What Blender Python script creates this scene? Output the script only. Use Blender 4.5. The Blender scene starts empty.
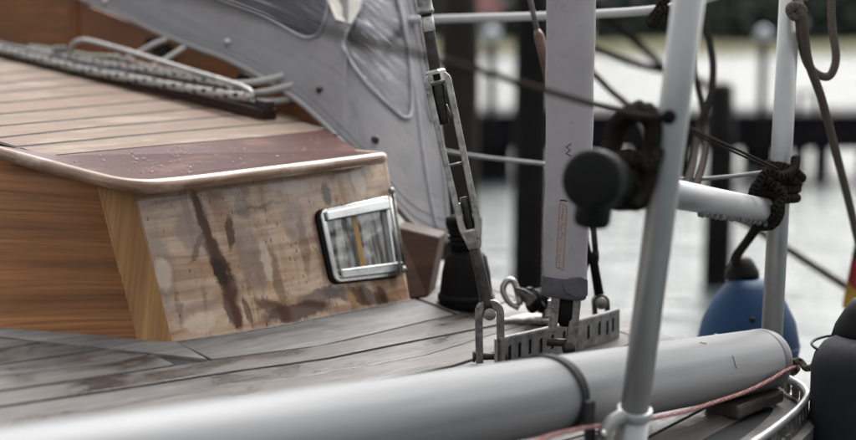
import bpy, bmesh, math, random
from mathutils import Vector, Matrix
from mathutils.bvhtree import BVHTree
random.seed(7)
scene = bpy.context.scene
COL = scene.collection
PI = math.pi

# ------------------------------------------------------------------ camera
FPX = 60.0 / 36.0 * 856.0
TH = math.atan(172.0 / FPX)
CAM_H = 1.40
CAM = Vector((0, 0, CAM_H))
cam_d = bpy.data.cameras.new('camera'); cam = bpy.data.objects.new('camera', cam_d); COL.objects.link(cam)
cam.location = CAM; cam.rotation_euler = (PI / 2 - TH, 0, 0)
cam_d.lens = 60; cam_d.sensor_width = 36; cam_d.clip_start = 0.05; cam_d.clip_end = 5000
cam_d.dof.use_dof = True; cam_d.dof.focus_distance = 1.66; cam_d.dof.aperture_fstop = 2.8
scene.camera = cam

# ------------------------------------------------------------------ sky, sun, exposure
SUN_EL, SUN_AZ = math.radians(50), math.radians(20)      # azimuth from +Y towards +X
w = bpy.data.worlds.new('World'); scene.world = w; w.use_nodes = True
nt = w.node_tree; bg = nt.nodes['Background']
sky = nt.nodes.new('ShaderNodeTexSky'); sky.sky_type = 'NISHITA'; sky.sun_disc = False
sky.sun_elevation = SUN_EL; sky.sun_rotation = SUN_AZ; sky.dust_density = 7.0; sky.air_density = 1.0; sky.ozone_density = 1.0
hs = nt.nodes.new('ShaderNodeHueSaturation'); hs.inputs['Saturation'].default_value = 0.12
nt.links.new(sky.outputs[0], hs.inputs['Color']); nt.links.new(hs.outputs[0], bg.inputs['Color'])
bg.inputs['Strength'].default_value = 0.15
sd = bpy.data.lights.new('sun', 'SUN'); sun = bpy.data.objects.new('sun', sd); COL.objects.link(sun)
sd.energy = 0.5; sd.angle = math.radians(60); sd.color = (1.0, 0.96, 0.9)
sv = Vector((math.sin(SUN_AZ) * math.cos(SUN_EL), math.cos(SUN_AZ) * math.cos(SUN_EL), math.sin(SUN_EL)))
sun.rotation_euler = sv.to_track_quat('Z', 'Y').to_euler(); sun.location = (0, 0, 8)
scene.view_settings.view_transform = 'Standard'; scene.view_settings.look = 'None'
scene.view_settings.gamma = 1; scene.view_settings.exposure = 1.15

# ------------------------------------------------------------------ measuring helpers
RT = Vector((1, 0, 0)); FW = Vector((0, math.cos(TH), -math.sin(TH))); UP = Vector((0, math.sin(TH), math.cos(TH)))
def ray(x, y): return FW + RT * ((x - 428) / FPX) - UP * ((y - 220) / FPX)
def P(x, y, d): return CAM + ray(x, y) * d
UA = Vector((.66, .75)).normalized(); VA = Vector((UA.y, -UA.x))        # boat axes: aft, outboard
U3 = Vector((UA.x, UA.y, 0)); V3 = Vector((VA.x, VA.y, 0)); Z3 = Vector((0, 0, 1))
def deck_z(u, v): return CAM_H - .33 - .17 * (v + 1.26) - .03 * (u - 1.2)
def roof_z(u, v): return CAM_H - .14 - .12 * (v + 1.26)
def BD(u, v, off=0.0):
    p = UA * u + VA * v; return Vector((p.x, p.y, deck_z(u, v) + off))
def BR(u, v, off=0.0):
    p = UA * u + VA * v; return Vector((p.x, p.y, roof_z(u, v) + off))
def UV(p): q = Vector((p.x, p.y)); return q.dot(UA), q.dot(VA)
def deckP(x, y, off=0.0):
    r = ray(x, y); rv = Vector((r.x, r.y)).dot(VA); ru = Vector((r.x, r.y)).dot(UA)
    t = (-.33 - .17 * 1.26 + .03 * 1.2 + off) / (r.z + .17 * rv + .03 * ru); return CAM + r * t
def roofP(x, y, off=0.0):
    r = ray(x, y); rv = Vector((r.x, r.y)).dot(VA)
    t = (-.14 - .12 * 1.26 + off) / (r.z + .12 * rv); return CAM + r * t
DECK_N = (BD(1, 0) - BD(0, 0)).cross(BD(0, 1) - BD(0, 0)).normalized()
if DECK_N.z < 0: DECK_N = -DECK_N
ROOF_N = (BR(1, 0) - BR(0, 0)).cross(BR(0, 1) - BR(0, 0)).normalized()
if ROOF_N.z < 0: ROOF_N = -ROOF_N

# ------------------------------------------------------------------ object helpers
ORG = {}
def finish(o, parent):
    COL.objects.link(o)
    if parent: o.parent = parent
    return o
def thing(name, loc, label, cat, group=None):
    o = bpy.data.objects.new(name, None); o.empty_display_size = .05; COL.objects.link(o); o.location = loc
    ORG[o.name] = Vector(loc); tag(o, label, cat, group); return o
def tag(o, label, cat, group=None):
    o['label'] = label; o['category'] = cat
    if group: o['group'] = group
    return o
def mesh(name, verts, faces, mat, parent=None, smooth=False, uvs=None, uvax=None, solid=0, bevel=0, subd=0):
    verts = [Vector(v) for v in verts]
    if parent: org = ORG[parent.name]
    else:
        n = len(verts); org = Vector((sum(v.x for v in verts) / n, sum(v.y for v in verts) / n, min(v.z for v in verts)))
    me = bpy.data.meshes.new(name); me.from_pydata([v - org for v in verts], [], faces)
    if uvax is not None: uvs = [(v.dot(uvax[0]), v.dot(uvax[1])) for v in verts]
    if uvs is not None:
        l = me.uv_layers.new(name='UVMap')
        for lp in me.loops: l.data[lp.index].uv = uvs[lp.vertex_index]
    if smooth:
        for p in me.polygons: p.use_smooth = True
    me.materials.append(mat)
    o = bpy.data.objects.new(name, me); finish(o, parent)
    if not parent: o.location = org
    ORG[o.name] = org
    if solid:
        m = o.modifiers.new('s', 'SOLIDIFY'); m.thickness = solid; m.offset = 0
    if bevel:
        m = o.modifiers.new('b', 'BEVEL'); m.width = bevel; m.segments = 2; m.limit_method = 'ANGLE'; m.angle_limit = math.radians(40)
    return o
class MB:
    """collects shapes of ONE part"""
    def __init__(s): s.v = []; s.f = []; s.uv = []
    def add(s, v, f, uv=None):
        k = len(s.v); s.v += [Vector(a) for a in v]; s.f += [[i + k for i in q] for q in f]
        s.uv += uv if uv else [(0, 0)] * len(v); return s
    def build(s, name, mat, parent=None, **kw):
        if 'uvax' not in kw: kw['uvs'] = s.uv
        return mesh(name, s.v, s.f, mat, parent, **kw)
def spline(pts, n=8):
    pts = [Vector(p) for p in pts]; q = [pts[0] * 2 - pts[1]] + pts + [pts[-1] * 2 - pts[-2]]; out = []
    for i in range(1, len(q) - 2):
        a, b, c, d = q[i - 1:i + 3]
        for k in range(n):
            t = k / n
            out.append(.5 * ((2 * b) + (c - a) * t + (2 * a - 5 * b + 4 * c - d) * t * t + (3 * b - a - 3 * c + d) * t ** 3))
    return out + [pts[-1]]
def tube_geo(pts, r, seg=12, cap=True, closed=False):
    pts = [Vector(p) for p in pts]; n = len(pts); rs = r if isinstance(r, (list, tuple)) else [r] * n
    V, F, T = [], [], []; tan = []
    for i in range(n):
        if closed: t = pts[(i + 1) % n] - pts[i - 1]
        else: t = pts[min(i + 1, n - 1)] - pts[max(i - 1, 0)]
        tan.append(t.normalized() if t.length > 1e-9 else Vector((0, 0, 1)))
    a = tan[0].orthogonal().normalized(); L = 0
    for i in range(n):
        if i: L += (pts[i] - pts[i - 1]).length; a = (a - tan[i] * a.dot(tan[i])).normalized()
        b = tan[i].cross(a)
        for k in range(seg):
            an = 2 * PI * k / seg; V.append(pts[i] + (a * math.cos(an) + b * math.sin(an)) * rs[i]); T.append((L, k / seg))
    m = n if closed else n - 1
    for i in range(m):
        for k in range(seg):
            i2 = (i + 1) % n; F.append([i * seg + k, i * seg + (k + 1) % seg, i2 * seg + (k + 1) % seg, i2 * seg + k])
    if cap and not closed:
        F.append(list(range(seg))[::-1]); F.append([(n - 1) * seg + k for k in range(seg)])
    return V, F, T
def tube(name, pts, r, mat, parent=None, seg=12, cap=True, closed=False, smooth=True, **kw):
    v, f, t = tube_geo(pts, r, seg, cap, closed); return mesh(name, v, f, mat, parent, smooth=smooth, uvs=t, **kw)
def lathe_geo(p0, ax, prof, seg=24):
    """prof: list of (distance along axis, radius)"""
    p0 = Vector(p0); ax = Vector(ax).normalized(); a = ax.orthogonal().normalized(); b = ax.cross(a); V, F, T = [], [], []
    for (h, r) in prof:
        for k in range(seg):
            an = 2 * PI * k / seg; V.append(p0 + ax * h + (a * math.cos(an) + b * math.sin(an)) * max(r, 1e-5)); T.append((h, k / seg))
    for i in range(len(prof) - 1):
        for k in range(seg):
            F.append([i * seg + k, i * seg + (k + 1) % seg, (i + 1) * seg + (k + 1) % seg, (i + 1) * seg + k])
    F.append(list(range(seg))[::-1]); F.append([(len(prof) - 1) * seg + k for k in range(seg)])
    return V, F, T
def lathe(name, p0, ax, prof, mat, parent=None, seg=24, smooth=True, **kw):
    v, f, t = lathe_geo(p0, ax, prof, seg); return mesh(name, v, f, mat, parent, smooth=smooth, uvs=t, **kw)
def prism_geo(poly, off):
    poly = [Vector(p) for p in poly]; n = len(poly); off = Vector(off)
    V = poly + [p + off for p in poly]; F = [list(range(n))[::-1], [n + i for i in range(n)]]
    for i in range(n): F.append([i, (i + 1) % n, n + (i + 1) % n, n + i])
    return V, F
def prism(name, poly, off, mat, parent=None, **kw):
    v, f = prism_geo(poly, off); return mesh(name, v, f, mat, parent, **kw)
def box_geo(c, ax, ay, az):
    c = Vector(c); V = []
    for s in ((-1, -1, -1), (1, -1, -1), (1, 1, -1), (-1, 1, -1), (-1, -1, 1), (1, -1, 1), (1, 1, 1), (-1, 1, 1)):
        V.append(c + Vector(ax) * s[0] + Vector(ay) * s[1] + Vector(az) * s[2])
    return V, [[0, 3, 2, 1], [4, 5, 6, 7], [0, 1, 5, 4], [1, 2, 6, 5], [2, 3, 7, 6], [3, 0, 4, 7]]
def box(name, c, ax, ay, az, mat, parent=None, **kw):
    v, f = box_geo(c, ax, ay, az); return mesh(name, v, f, mat, parent, **kw)
def strip_geo(A, B, off):
    """solid between two polylines of equal length, pushed by off"""
    n = len(A); off = Vector(off); V = list(A) + list(B) + [p + off for p in A] + [p + off for p in B]; F = []
    for i in range(n - 1):
        F += [[i, i + 1, n + i + 1, n + i], [2 * n + i, 3 * n + i, 3 * n + i + 1, 2 * n + i + 1],
              [i, 2 * n + i, 2 * n + i + 1, i + 1], [n + i, n + i + 1, 3 * n + i + 1, 3 * n + i]]
    F += [[0, n, 3 * n, 2 * n], [n - 1, 3 * n - 1, 4 * n - 1, 2 * n - 1]]
    return V, F
def lerp(a, b, t): return a + (b - a) * t
def resample(pl, xs):
    """polyline of (u,v) tuples -> v at u, ends extended straight"""
    out = []
    for x in xs:
        if x <= pl[0][0]: a, b = pl[0], pl[1]
        elif x >= pl[-1][0]: a, b = pl[-2], pl[-1]
        else:
            for a, b in zip(pl, pl[1:]):
                if a[0] <= x <= b[0]: break
        out.append(a[1] + (b[1] - a[1]) * (x - a[0]) / (b[0] - a[0]))
    return out

# ------------------------------------------------------------------ materials
def new_mat(name):
    m = bpy.data.materials.new(name); m.use_nodes = True; return m, m.node_tree, m.node_tree.nodes['Principled BSDF']
def N(nt, t, **kw):
    n = nt.nodes.new(t)
    for k, v in kw.items():
        if k in n.inputs: n.inputs[k].default_value = v
        else: setattr(n, k, v)
    return n
def ramp(nt, fac, stops):
    r = nt.nodes.new('ShaderNodeValToRGB'); e = r.color_ramp.elements
    while len(e) < len(stops): e.new(.5)
    for i, (p, c) in enumerate(stops): e[i].position = p; e[i].color = (*c, 1) if len(c) == 3 else c
    nt.links.new(fac, r.inputs[0]); return r.outputs[0]
def mixc(nt, fac, a, b, mode='MIX'):
    n = nt.nodes.new('ShaderNodeMix'); n.data_type = 'RGBA'; n.blend_type = mode
    for s, v in ((n.inputs['Factor'], fac), (n.inputs['A'], a), (n.inputs['B'], b)):
        if isinstance(v, bpy.types.NodeSocket): nt.links.new(v, s)
        elif isinstance(v, (int, float)): s.default_value = v
        else: s.default_value = (*v, 1)
    return n.outputs['Result']
def coords(nt, kind, scale=(1, 1, 1), rot=(0, 0, 0), rand=False):
    tc = nt.nodes.new('ShaderNodeTexCoord'); mp = nt.nodes.new('ShaderNodeMapping')
    mp.inputs['Scale'].default_value = scale; mp.inputs['Rotation'].default_value = rot
    nt.links.new(tc.outputs[kind], mp.inputs['Vector'])
    if rand:
        oi = nt.nodes.new('ShaderNodeObjectInfo'); cx = N(nt, 'ShaderNodeCombineXYZ'); mu = N(nt, 'ShaderNodeMath', operation='MULTIPLY'); mu.inputs[1].default_value = 37.0
        nt.links.new(oi.outputs['Random'], mu.inputs[0]); nt.links.new(mu.outputs[0], cx.inputs[0]); nt.links.new(mu.outputs[0], cx.inputs[2])
        nt.links.new(cx.outputs[0], mp.inputs['Location'])
    return mp.outputs[0]
def noise(nt, vec, scale, detail=5, rough=.6, dist=0):
    n = N(nt, 'ShaderNodeTexNoise', Scale=scale, Detail=detail, Roughness=rough, Distortion=dist); nt.links.new(vec, n.inputs['Vector']); return n.outputs['Fac']
def bump(nt, b, h, strength, dist=.002):
    n = N(nt, 'ShaderNodeBump', Strength=strength, Distance=dist); nt.links.new(h, n.inputs['Height']); nt.links.new(n.outputs[0], b.inputs['Normal'])
def wood(name, c1, c2, c3, grain=14, across=260, rough=.45, coat=.0, coat_r=.1, bumpy=.25, rand=False, dark=None, spec=.5, blot=None, vary=None):
    m, nt, b = new_mat(name); vec = coords(nt, 'UV', (grain, across, 1), rand=rand)
    g = noise(nt, vec, 1.0, 6, .65, .6); col = ramp(nt, g, [(.25, c1), (.5, c2), (.75, c3)])
    vec2 = coords(nt, 'UV', (grain * .5, across * .18, 1), rand=rand); g2 = noise(nt, vec2, 1.0, 3, .5, .3)
    col = mixc(nt, ramp(nt, g2, [(.35, (0, 0, 0)), (.7, (.7, .7, .7))]), col, c1)
    if vary:
        oi = nt.nodes.new('ShaderNodeObjectInfo'); col = mixc(nt, oi.outputs['Random'], col, mixc(nt, .55, col, vary))
    if blot:
        vb = coords(nt, 'UV', (9, 22, 1), rand=rand); gb = noise(nt, vb, 1.0, 4, .6, .4)
        col = mixc(nt, ramp(nt, gb, [(blot[1], (0, 0, 0)), (blot[1] + .14, (blot[2],) * 3)]), col, blot[0])
        if dark: nt.links.new(ramp(nt, gb, [(blot[1], (rough,) * 3), (blot[1] + .16, (.24,) * 3)]), b.inputs['Roughness']); wet = True
    nt.links.new(col, b.inputs['Base Color']); b.inputs['Roughness'].default_value = rough
    b.inputs['Specular IOR Level'].default_value = spec
    b.inputs['Coat Weight'].default_value = coat; b.inputs['Coat Roughness'].default_value = coat_r
    bump(nt, b, g, bumpy, .0012); return m
def plain(name, col, rough=.5, metal=0, coat=0, vary=.25, scale=40, bumpy=.0, spec=.5, dirt=None, kind='Object'):
    m, nt, b = new_mat(name); vec = coords(nt, kind); g = noise(nt, vec, scale, 5, .6)
    dk = tuple(c * (1 - vary) for c in col); lt = tuple(min(1, c * (1 + vary * .5)) for c in col)
    cc = ramp(nt, g, [(.3, dk), (.7, lt)])
    if dirt:
        g2 = noise(nt, vec, dirt[1], 6, .7, .5); cc = mixc(nt, ramp(nt, g2, [(dirt[2], (0, 0, 0)), (dirt[2] + .15, (.85,) * 3)]), cc, dirt[0])
    nt.links.new(cc, b.inputs['Base Color'])
    rr = ramp(nt, g, [(.3, (max(0, rough - .08),) * 3), (.7, (min(1, rough + .1),) * 3)]); nt.links.new(rr, b.inputs['Roughness'])
    b.inputs['Metallic'].default_value = metal; b.inputs['Coat Weight'].default_value = coat; b.inputs['Specular IOR Level'].default_value = spec
    if bumpy: bump(nt, b, g, bumpy, .002)
    return m
def rope_mat(name, base, fleck=None, strands=90, fx=28, rough=.85, deep=.62):
    m, nt, b = new_mat(name); tc = nt.nodes.new('ShaderNodeTexCoord'); sx = nt.nodes.new('ShaderNodeSeparateXYZ'); nt.links.new(tc.outputs['UV'], sx.inputs[0])
    def lin(a, bb, c=0):
        m1 = N(nt, 'ShaderNodeMath', operation='MULTIPLY'); m1.inputs[1].default_value = a; nt.links.new(sx.outputs[0], m1.inputs[0])
        m2 = N(nt, 'ShaderNodeMath', operation='MULTIPLY_ADD'); m2.inputs[1].default_value = bb; nt.links.new(sx.outputs[1], m2.inputs[0]); nt.links.new(m1.outputs[0], m2.inputs[2])
        return m2.outputs[0]
    def sinw(x):
        s = N(nt, 'ShaderNodeMath', operation='MULTIPLY'); s.inputs[1].default_value = 2 * PI; nt.links.new(x, s.inputs[0])
        t = N(nt, 'ShaderNodeMath', operation='SINE'); nt.links.new(s.outputs[0], t.inputs[0]); return t.outputs[0]
    s1 = sinw(lin(strands, 2)); s2 = sinw(lin(strands, -2))
    mx = N(nt, 'ShaderNodeMath', operation='MAXIMUM'); nt.links.new(s1, mx.inputs[0]); nt.links.new(s2, mx.inputs[1])
    dk = tuple(c * deep for c in base); col = ramp(nt, mx.outputs[0], [(0.0, dk), (.6, base)])
    if fleck:
        f1 = sinw(lin(fx, 1)); f2 = sinw(lin(fx * .5, -2)); mu = N(nt, 'ShaderNodeMath', operation='MULTIPLY'); nt.links.new(f1, mu.inputs[0]); nt.links.new(f2, mu.inputs[1])
        col = mixc(nt, ramp(nt, mu.outputs[0], [(.42, (0, 0, 0)), (.5, (1, 1, 1))]), col, fleck)
    ob = noise(nt, coords(nt, 'Object'), 60, 4); col = mixc(nt, ramp(nt, ob, [(.45, (0, 0, 0)), (.75, (.5,) * 3)]), col, dk)
    nt.links.new(col, b.inputs['Base Color']); b.inputs['Roughness'].default_value = rough; b.inputs['Specular IOR Level'].default_value = .0; bump(nt, b, mx.outputs[0], .35, .0008); return m

M = {}
M['front'] = wood('varnished_mahogany', (.10, .036, .012), (.26, .106, .034), (.40, .18, .064), 5, 230, .5, .06, .15, .12, spec=.25)
M['post'] = wood('varnished_oak_post', (.25, .12, .045), (.39, .21, .085), (.50, .30, .14), 6, 300, .5, .08, .15, .2, spec=.25)
M['breakwater'] = wood('varnished_teak_dark', (.10, .035, .012), (.2, .075, .025), (.28, .115, .04), 10, 150, .45, .1, .1, .1, spec=.2)
M['roof'] = wood('roof_teak', (.09, .05, .029), (.155, .097, .06), (.22, .152, .103), 12, 300, .6, 0, .2, .35, rand=True, blot=((.27, .215, .16), .53, .6), vary=(.15, .078, .045), spec=.3)
M['cover'] = wood('wet_mahogany_cover', (.035, .008, .006), (.065, .017, .012), (.10, .03, .02), 8, 120, .32, .10, .1, .12, spec=.12, blot=((.17, .075, .055), .55, .6))
M['mould'] = wood('moulding_wood', (.10, .045, .022), (.24, .13, .07), (.36, .235, .16), 16, 160, .34, .5, .12, .2, blot=((.47, .36, .30), .5, .8))
M['deck'] = wood('weathered_deck_teak', (.05, .044, .041), (.125, .115, .109), (.25, .236, .226), 14, 330, .62, 0, .2, .55, rand=True, dark=True, blot=((.038, .029, .025), .46, .9), vary=(.13, .112, .103), spec=.3)
M['deckmargin'] = wood('deck_margin_teak', (.10, .093, .089), (.19, .18, .174), (.28, .268, .26), 10, 90, .62, 0, .2, .6, rand=True, blot=((.07, .06, .055), .53, .7), spec=.3)
M['caulk'] = plain('black_caulk', (.012, .012, .012), .7)
M['steel'] = plain('stainless_steel', (.42, .41, .40), .32, 1, vary=.35, scale=60, bumpy=.05)
M['dullsteel'] = plain('weathered_steel', (.30, .295, .28), .40, .85, vary=.5, scale=90, bumpy=.2, dirt=((.05, .045, .04), 45, .5))
M['bodysteel'] = plain('worn_bright_steel', (.44, .43, .41), .36, .85, vary=.45, scale=90, bumpy=.2, dirt=((.07, .065, .06), 60, .54))
M['darkmetal'] = plain('dark_oiled_metal', (.055, .052, .048), .45, .6, vary=.5, scale=120, bumpy=.2)
M['chrome'] = plain('chrome', (.70, .71, .70), .2, 1, vary=.15, scale=50, dirt=((.10, .09, .08), 110, .62))
M['alu'] = plain('matt_aluminium', (.36, .36, .365), .45, .7, vary=.10, scale=25, bumpy=.04, dirt=((.30, .30, .30), 70, .66))
M['pole'] = wood('anodised_pole', (.17, .173, .178), (.22, .224, .23), (.25, .254, .26), 1.6, 26, .46, 0, .2, .03, spec=.22, blot=((.15, .15, .15), .56, .5))
M['stan'] = plain('stanchion_aluminium', (.42, .42, .415), .4, .55, vary=.10, scale=60, bumpy=.06, dirt=((.22, .2, .18), 130, .68))
M['rubber'] = plain('black_rubber', (.007, .007, .0075), .55, 0, vary=.4, scale=80, bumpy=.1, spec=.14)
M['strap'] = plain('black_webbing', (.014, .014, .016), .75, vary=.4, scale=300, bumpy=.4)
M['sleeve'] = plain('grey_vinyl_sleeve', (.34, .32, .33), .5, 0, vary=.12, scale=22, bumpy=.25, dirt=((.24, .225, .23), 45, .58))
M['boot'] = plain('slate_rubber_boot', (.085, .085, .10), .5, vary=.35, scale=60, bumpy=.25)
M['ink_o'] = plain('faded_orange_ink', (.36, .19, .075), .7)
M['ink_k'] = plain('dark_thread', (.03, .028, .03), .7)
M['canvas'] = plain('grey_acrylic_canvas', (.225, .22, .225), .85, vary=.12, scale=9, dirt=((.17, .167, .17), 22, .54), spec=.2)
nt = M['canvas'].node_tree; b = nt.nodes['Principled BSDF']
g1 = noise(nt, coords(nt, 'UV', (1.6, 5, 1), (0, 0, .7)), 1.0, 3, .5, 1.0); g2 = noise(nt, coords(nt, 'Object'), 420, 2, .5)
ad = N(nt, 'ShaderNodeMath', operation='MULTIPLY_ADD'); ad.inputs[1].default_value = .04; nt.links.new(g2, ad.inputs[0]); nt.links.new(g1, ad.inputs[2]); bump(nt, b, ad.outputs[0], .32, .02)
M['binding'] = plain('pale_binding', (.30, .295, .315), .8, vary=.2, scale=60, bumpy=.2)
M['bindingdark'] = plain('canvas_hem', (.22, .21, .21), .8, vary=.2, scale=60, bumpy=.2)
M['cream'] = plain('cream_canvas_patch', (.55, .53, .47), .8, vary=.15, scale=30)
M['rope_white'] = rope_mat('white_rope_navy_fleck', (.50, .48, .44), (.012, .017, .05), 260, 26)
M['rope_green'] = rope_mat('white_rope_green_fleck', (.48, .47, .43), (.03, .12, .06), 280, 34)
M['rope_red'] = rope_mat('white_rope_red_fleck', (.48, .46, .43), (.28, .03, .03), 280, 34)
M['rope_plain'] = rope_mat('off_white_rope', (.5, .49, .46), None, 280)
M['rope_black'] = rope_mat('black_braided_rope', (.030, .027, .024), None, 200, deep=.3)
M['rope_grey'] = rope_mat('dark_grey_rope', (.05, .045, .042), None, 260)
M['rope_brown'] = rope_mat('taupe_rope', (.115, .098, .087), None, 260, deep=.75)
M['rope_pink'] = rope_mat('faded_red_cord', (.36, .17, .16), (.45, .36, .34), 220, 90)
M['wire'] = rope_mat('wire_rope', (.045, .040, .036), None, 200, rough=.5)
M['white_line'] = plain('white_coated_line', (.50, .50, .50), .5, vary=.12, scale=50)
M['blue'] = plain('blue_fender_vinyl', (.004, .034, .092), .6, vary=.3, spec=.3, scale=14, bumpy=.03, dirt=((.015, .035, .065), 30, .58))
M['navy'] = plain('navy_fender_cover', (.007, .008, .014), .9, vary=.4, scale=60, bumpy=.3)
M['pile'] = plain('tarred_pile_wood', (.012, .011, .0105), .8, spec=.12, vary=.5, scale=5, bumpy=.5)
M['jetty'] = plain('dark_jetty_timber', (.011, .010, .012), .75, spec=.12, vary=.5, scale=6, bumpy=.4)
M['greypile'] = plain('grey_pile_wood', (.03, .027, .024), .85, spec=.12, vary=.45, scale=5, bumpy=.5)
M['capw'] = plain('pale_pile_cap', (.50, .53, .55), .6)
M['grassb'] = plain('bank_grass', (.072, .068, .018), .9, vary=.4, scale=.15)
M['reed'] = plain('bank_reed', (.11, .10, .055), .9, vary=.4, scale=.4)
M['leaf'] = plain('wood_foliage', (.10, .12, .105), .9, spec=.12, vary=.45, scale=.25)
M['bark'] = plain('bark', (.05, .04, .03), .9)
M['rooftile'] = plain('red_roof_tile', (.17, .055, .055), .8, vary=.25, scale=1.5)
M['wallw'] = plain('rendered_wall', (.35, .34, .33), .8)
M['flag_r'] = plain('red_flag_cloth', (.20, .014, .017), .85); M['flag_g'] = plain('gold_flag_cloth', (.30, .18, .018), .85); M['flag_k'] = plain('black_flag_cloth', (.012, .012, .014), .85)
M['black'] = plain('black_fitting', (.005, .005, .005), .7, vary=.3, scale=60, spec=.15)
M['hullw'] = plain('hull_paint', (.55, .55, .55), .35)
M['glassd'], nt, b = new_mat('portlight_glass')
b.inputs['Base Color'].default_value = (.05, .05, .055, 1); b.inputs['Roughness'].default_value = .06; b.inputs['Specular IOR Level'].default_value = .9
b.inputs['Coat Weight'].default_value = .6; gv = noise(nt, coords(nt, 'Object'), 28, 3, .5); bump(nt, b, gv, .12, .004)
# reflection painted into the glass colour as pale and dark vertical streaks
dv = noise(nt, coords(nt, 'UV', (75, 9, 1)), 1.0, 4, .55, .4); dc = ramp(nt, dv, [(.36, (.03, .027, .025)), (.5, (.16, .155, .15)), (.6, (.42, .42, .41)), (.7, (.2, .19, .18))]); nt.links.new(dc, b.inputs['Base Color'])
# clear vinyl windows of the hood
M['vinyl'], nt, b = new_mat('clear_vinyl')
v = coords(nt, 'UV', (3, 22, 1), (0, 0, .5)); g = noise(nt, v, 1.0, 5, .6, 1.2)
b.inputs['Specular IOR Level'].default_value = .15; b.inputs['Roughness'].default_value = .25; nt.links.new(ramp(nt, g, [(.42, (.03, .03, .036)), (.6, (.10, .10, .12)), (.70, (.45, .45, .49))]), b.inputs['Base Color']); bump(nt, b, g, .6, .006)
al = ramp(nt, g, [(.35, (.88,) * 3), (.62, (.92,) * 3), (.75, (.98,) * 3)]); nt.links.new(al, b.inputs['Alpha'])
# stained varnish of the cabin side, its sky reflection painted in as pale colour
M['side'], nt, b = new_mat('sky_reflection_stained_varnish')
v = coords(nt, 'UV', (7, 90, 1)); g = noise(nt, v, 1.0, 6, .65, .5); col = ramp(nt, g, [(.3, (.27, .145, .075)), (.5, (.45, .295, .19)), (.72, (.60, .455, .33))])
v = coords(nt, 'UV', (34, 5, 1)); g2 = noise(nt, v, 1.0, 5, .62, .8); st = ramp(nt, g2, [(.52, (0, 0, 0)), (.60, (.6,) * 3), (.70, (1, 1, 1))])
v = coords(nt, 'UV', (9, 9, 1)); g3 = noise(nt, v, 1.0, 4, .6, .5); st2 = ramp(nt, g3, [(.42, (.12,) * 3), (.62, (1, 1, 1))])
col = mixc(nt, mixc(nt, 1.0, st, st2, 'MULTIPLY'), col, (.07, .032, .018))
v = coords(nt, 'UV', (14, 20, 1)); g4 = noise(nt, v, 1.0, 5, .6, 1.0); col = mixc(nt, ramp(nt, g4, [(.52, (0, 0, 0)), (.66, (.6,) * 3)]), col, (.22, .155, .12))
vo = N(nt, 'ShaderNodeTexVoronoi', Scale=1.0); nt.links.new(coords(nt, 'UV', (240, 105, 1), (0, 0, .3)), vo.inputs['Vector'])
ck = ramp(nt, vo.outputs['Distance'], [(.2, (1, 1, 1)), (.34, (0, 0, 0))]); g5 = noise(nt, coords(nt, 'UV', (20, 20, 1)), 1.0, 3); ck2 = ramp(nt, g5, [(.38, (0, 0, 0)), (.5, (1, 1, 1))])
sep = N(nt, 'ShaderNodeSeparateColor'); nt.links.new(vo.outputs['Color'], sep.inputs[0]); ck3 = ramp(nt, sep.outputs[0], [(.6, (0, 0, 0)), (.9, (.9,) * 3)]); fl = mixc(nt, 1.0, mixc(nt, 1.0, ck, ck2, 'MULTIPLY'), ck3, 'MULTIPLY'); col = mixc(nt, fl, col, (.05, .025, .017))
SIDE_MAT_PENDING = (nt, b, col, g)
# water
M['water'], nt, b = new_mat('harbour_water')
b.inputs['Base Color'].default_value = (.07, .085, .085, 1); b.inputs['Roughness'].default_value = .08; b.inputs['IOR'].default_value = 1.33; b.inputs['Specular IOR Level'].default_value = .5
v = coords(nt, 'Object', (1, 3.2, 1)); g = noise(nt, v, 1.3, 4, .6); bump(nt, b, g, .8, .12)

# ------------------------------------------------------------------ setting: water, bank, wood
def struct(o): o['kind'] = 'structure'; return o
def flat(name, pts, mat): return struct(mesh(name, pts, [list(range(len(pts)))], mat))
flat('water', [(-3000, -200, 0), (3000, -200, 0), (3000, 3000, 0), (-3000, 3000, 0)], M['water'])
V, F = [], []
for i in range(81):
    x = -400 + i * 10
    for (y, z) in ((284, -.3), (287, .9), (296, 2.2), (320, 3.4), (420, 6), (900, 10)):
        V.append((x * (1 + (y - 284) / 300), y + 3 * math.sin(i * .7), z * (1 + .12 * math.sin(i * 1.3)) if z > 0 else z))
for i in range(80):
    for k in range(5): a = i * 6 + k; F.append([a, a + 6, a + 7, a + 1])
struct(mesh('far_bank', V, F, M['grassb'], smooth=True))
mb = MB()
for i in range(92):
    x = -190 + (i % 46) * 8.2 + random.uniform(-3, 3); y = 318 + random.uniform(-6, 8) + 12 * (i // 46); h = random.uniform(12, 16); base = 2.4
    v_, f_, t_ = tube_geo([(x, y, base), (x + .3, y, base + h * .7)], [.35, .12], 6); mb.add(v_, f_)
    for c in range(120):
        t = random.random(); cz = base + h * (.05 + .93 * t); rr = 5.4 * math.sqrt(max(.05, 1 - (2 * t - .9) ** 2)) * random.uniform(.3, 1); an = random.uniform(0, 2 * PI)
        c0 = Vector((x + rr * math.cos(an), y + rr * math.sin(an), cz)); s = random.uniform(.7, 1.7)
        for q in range(11):
            d = Vector((random.gauss(0, 1), random.gauss(0, 1), random.gauss(0, 1))).normalized(); p = c0 + d * s * random.uniform(.4, 1); e = d.orthogonal().normalized() * .95; g_ = d.cross(e)
            mb.add([p - e * .8, p + g_, p + e, p - g_], [[0, 1, 2, 3]])
o = mb.build('far_wood', M['leaf']); o['kind'] = 'stuff'; tag(o, 'dark green wood along the far bank', 'wood')
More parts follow.
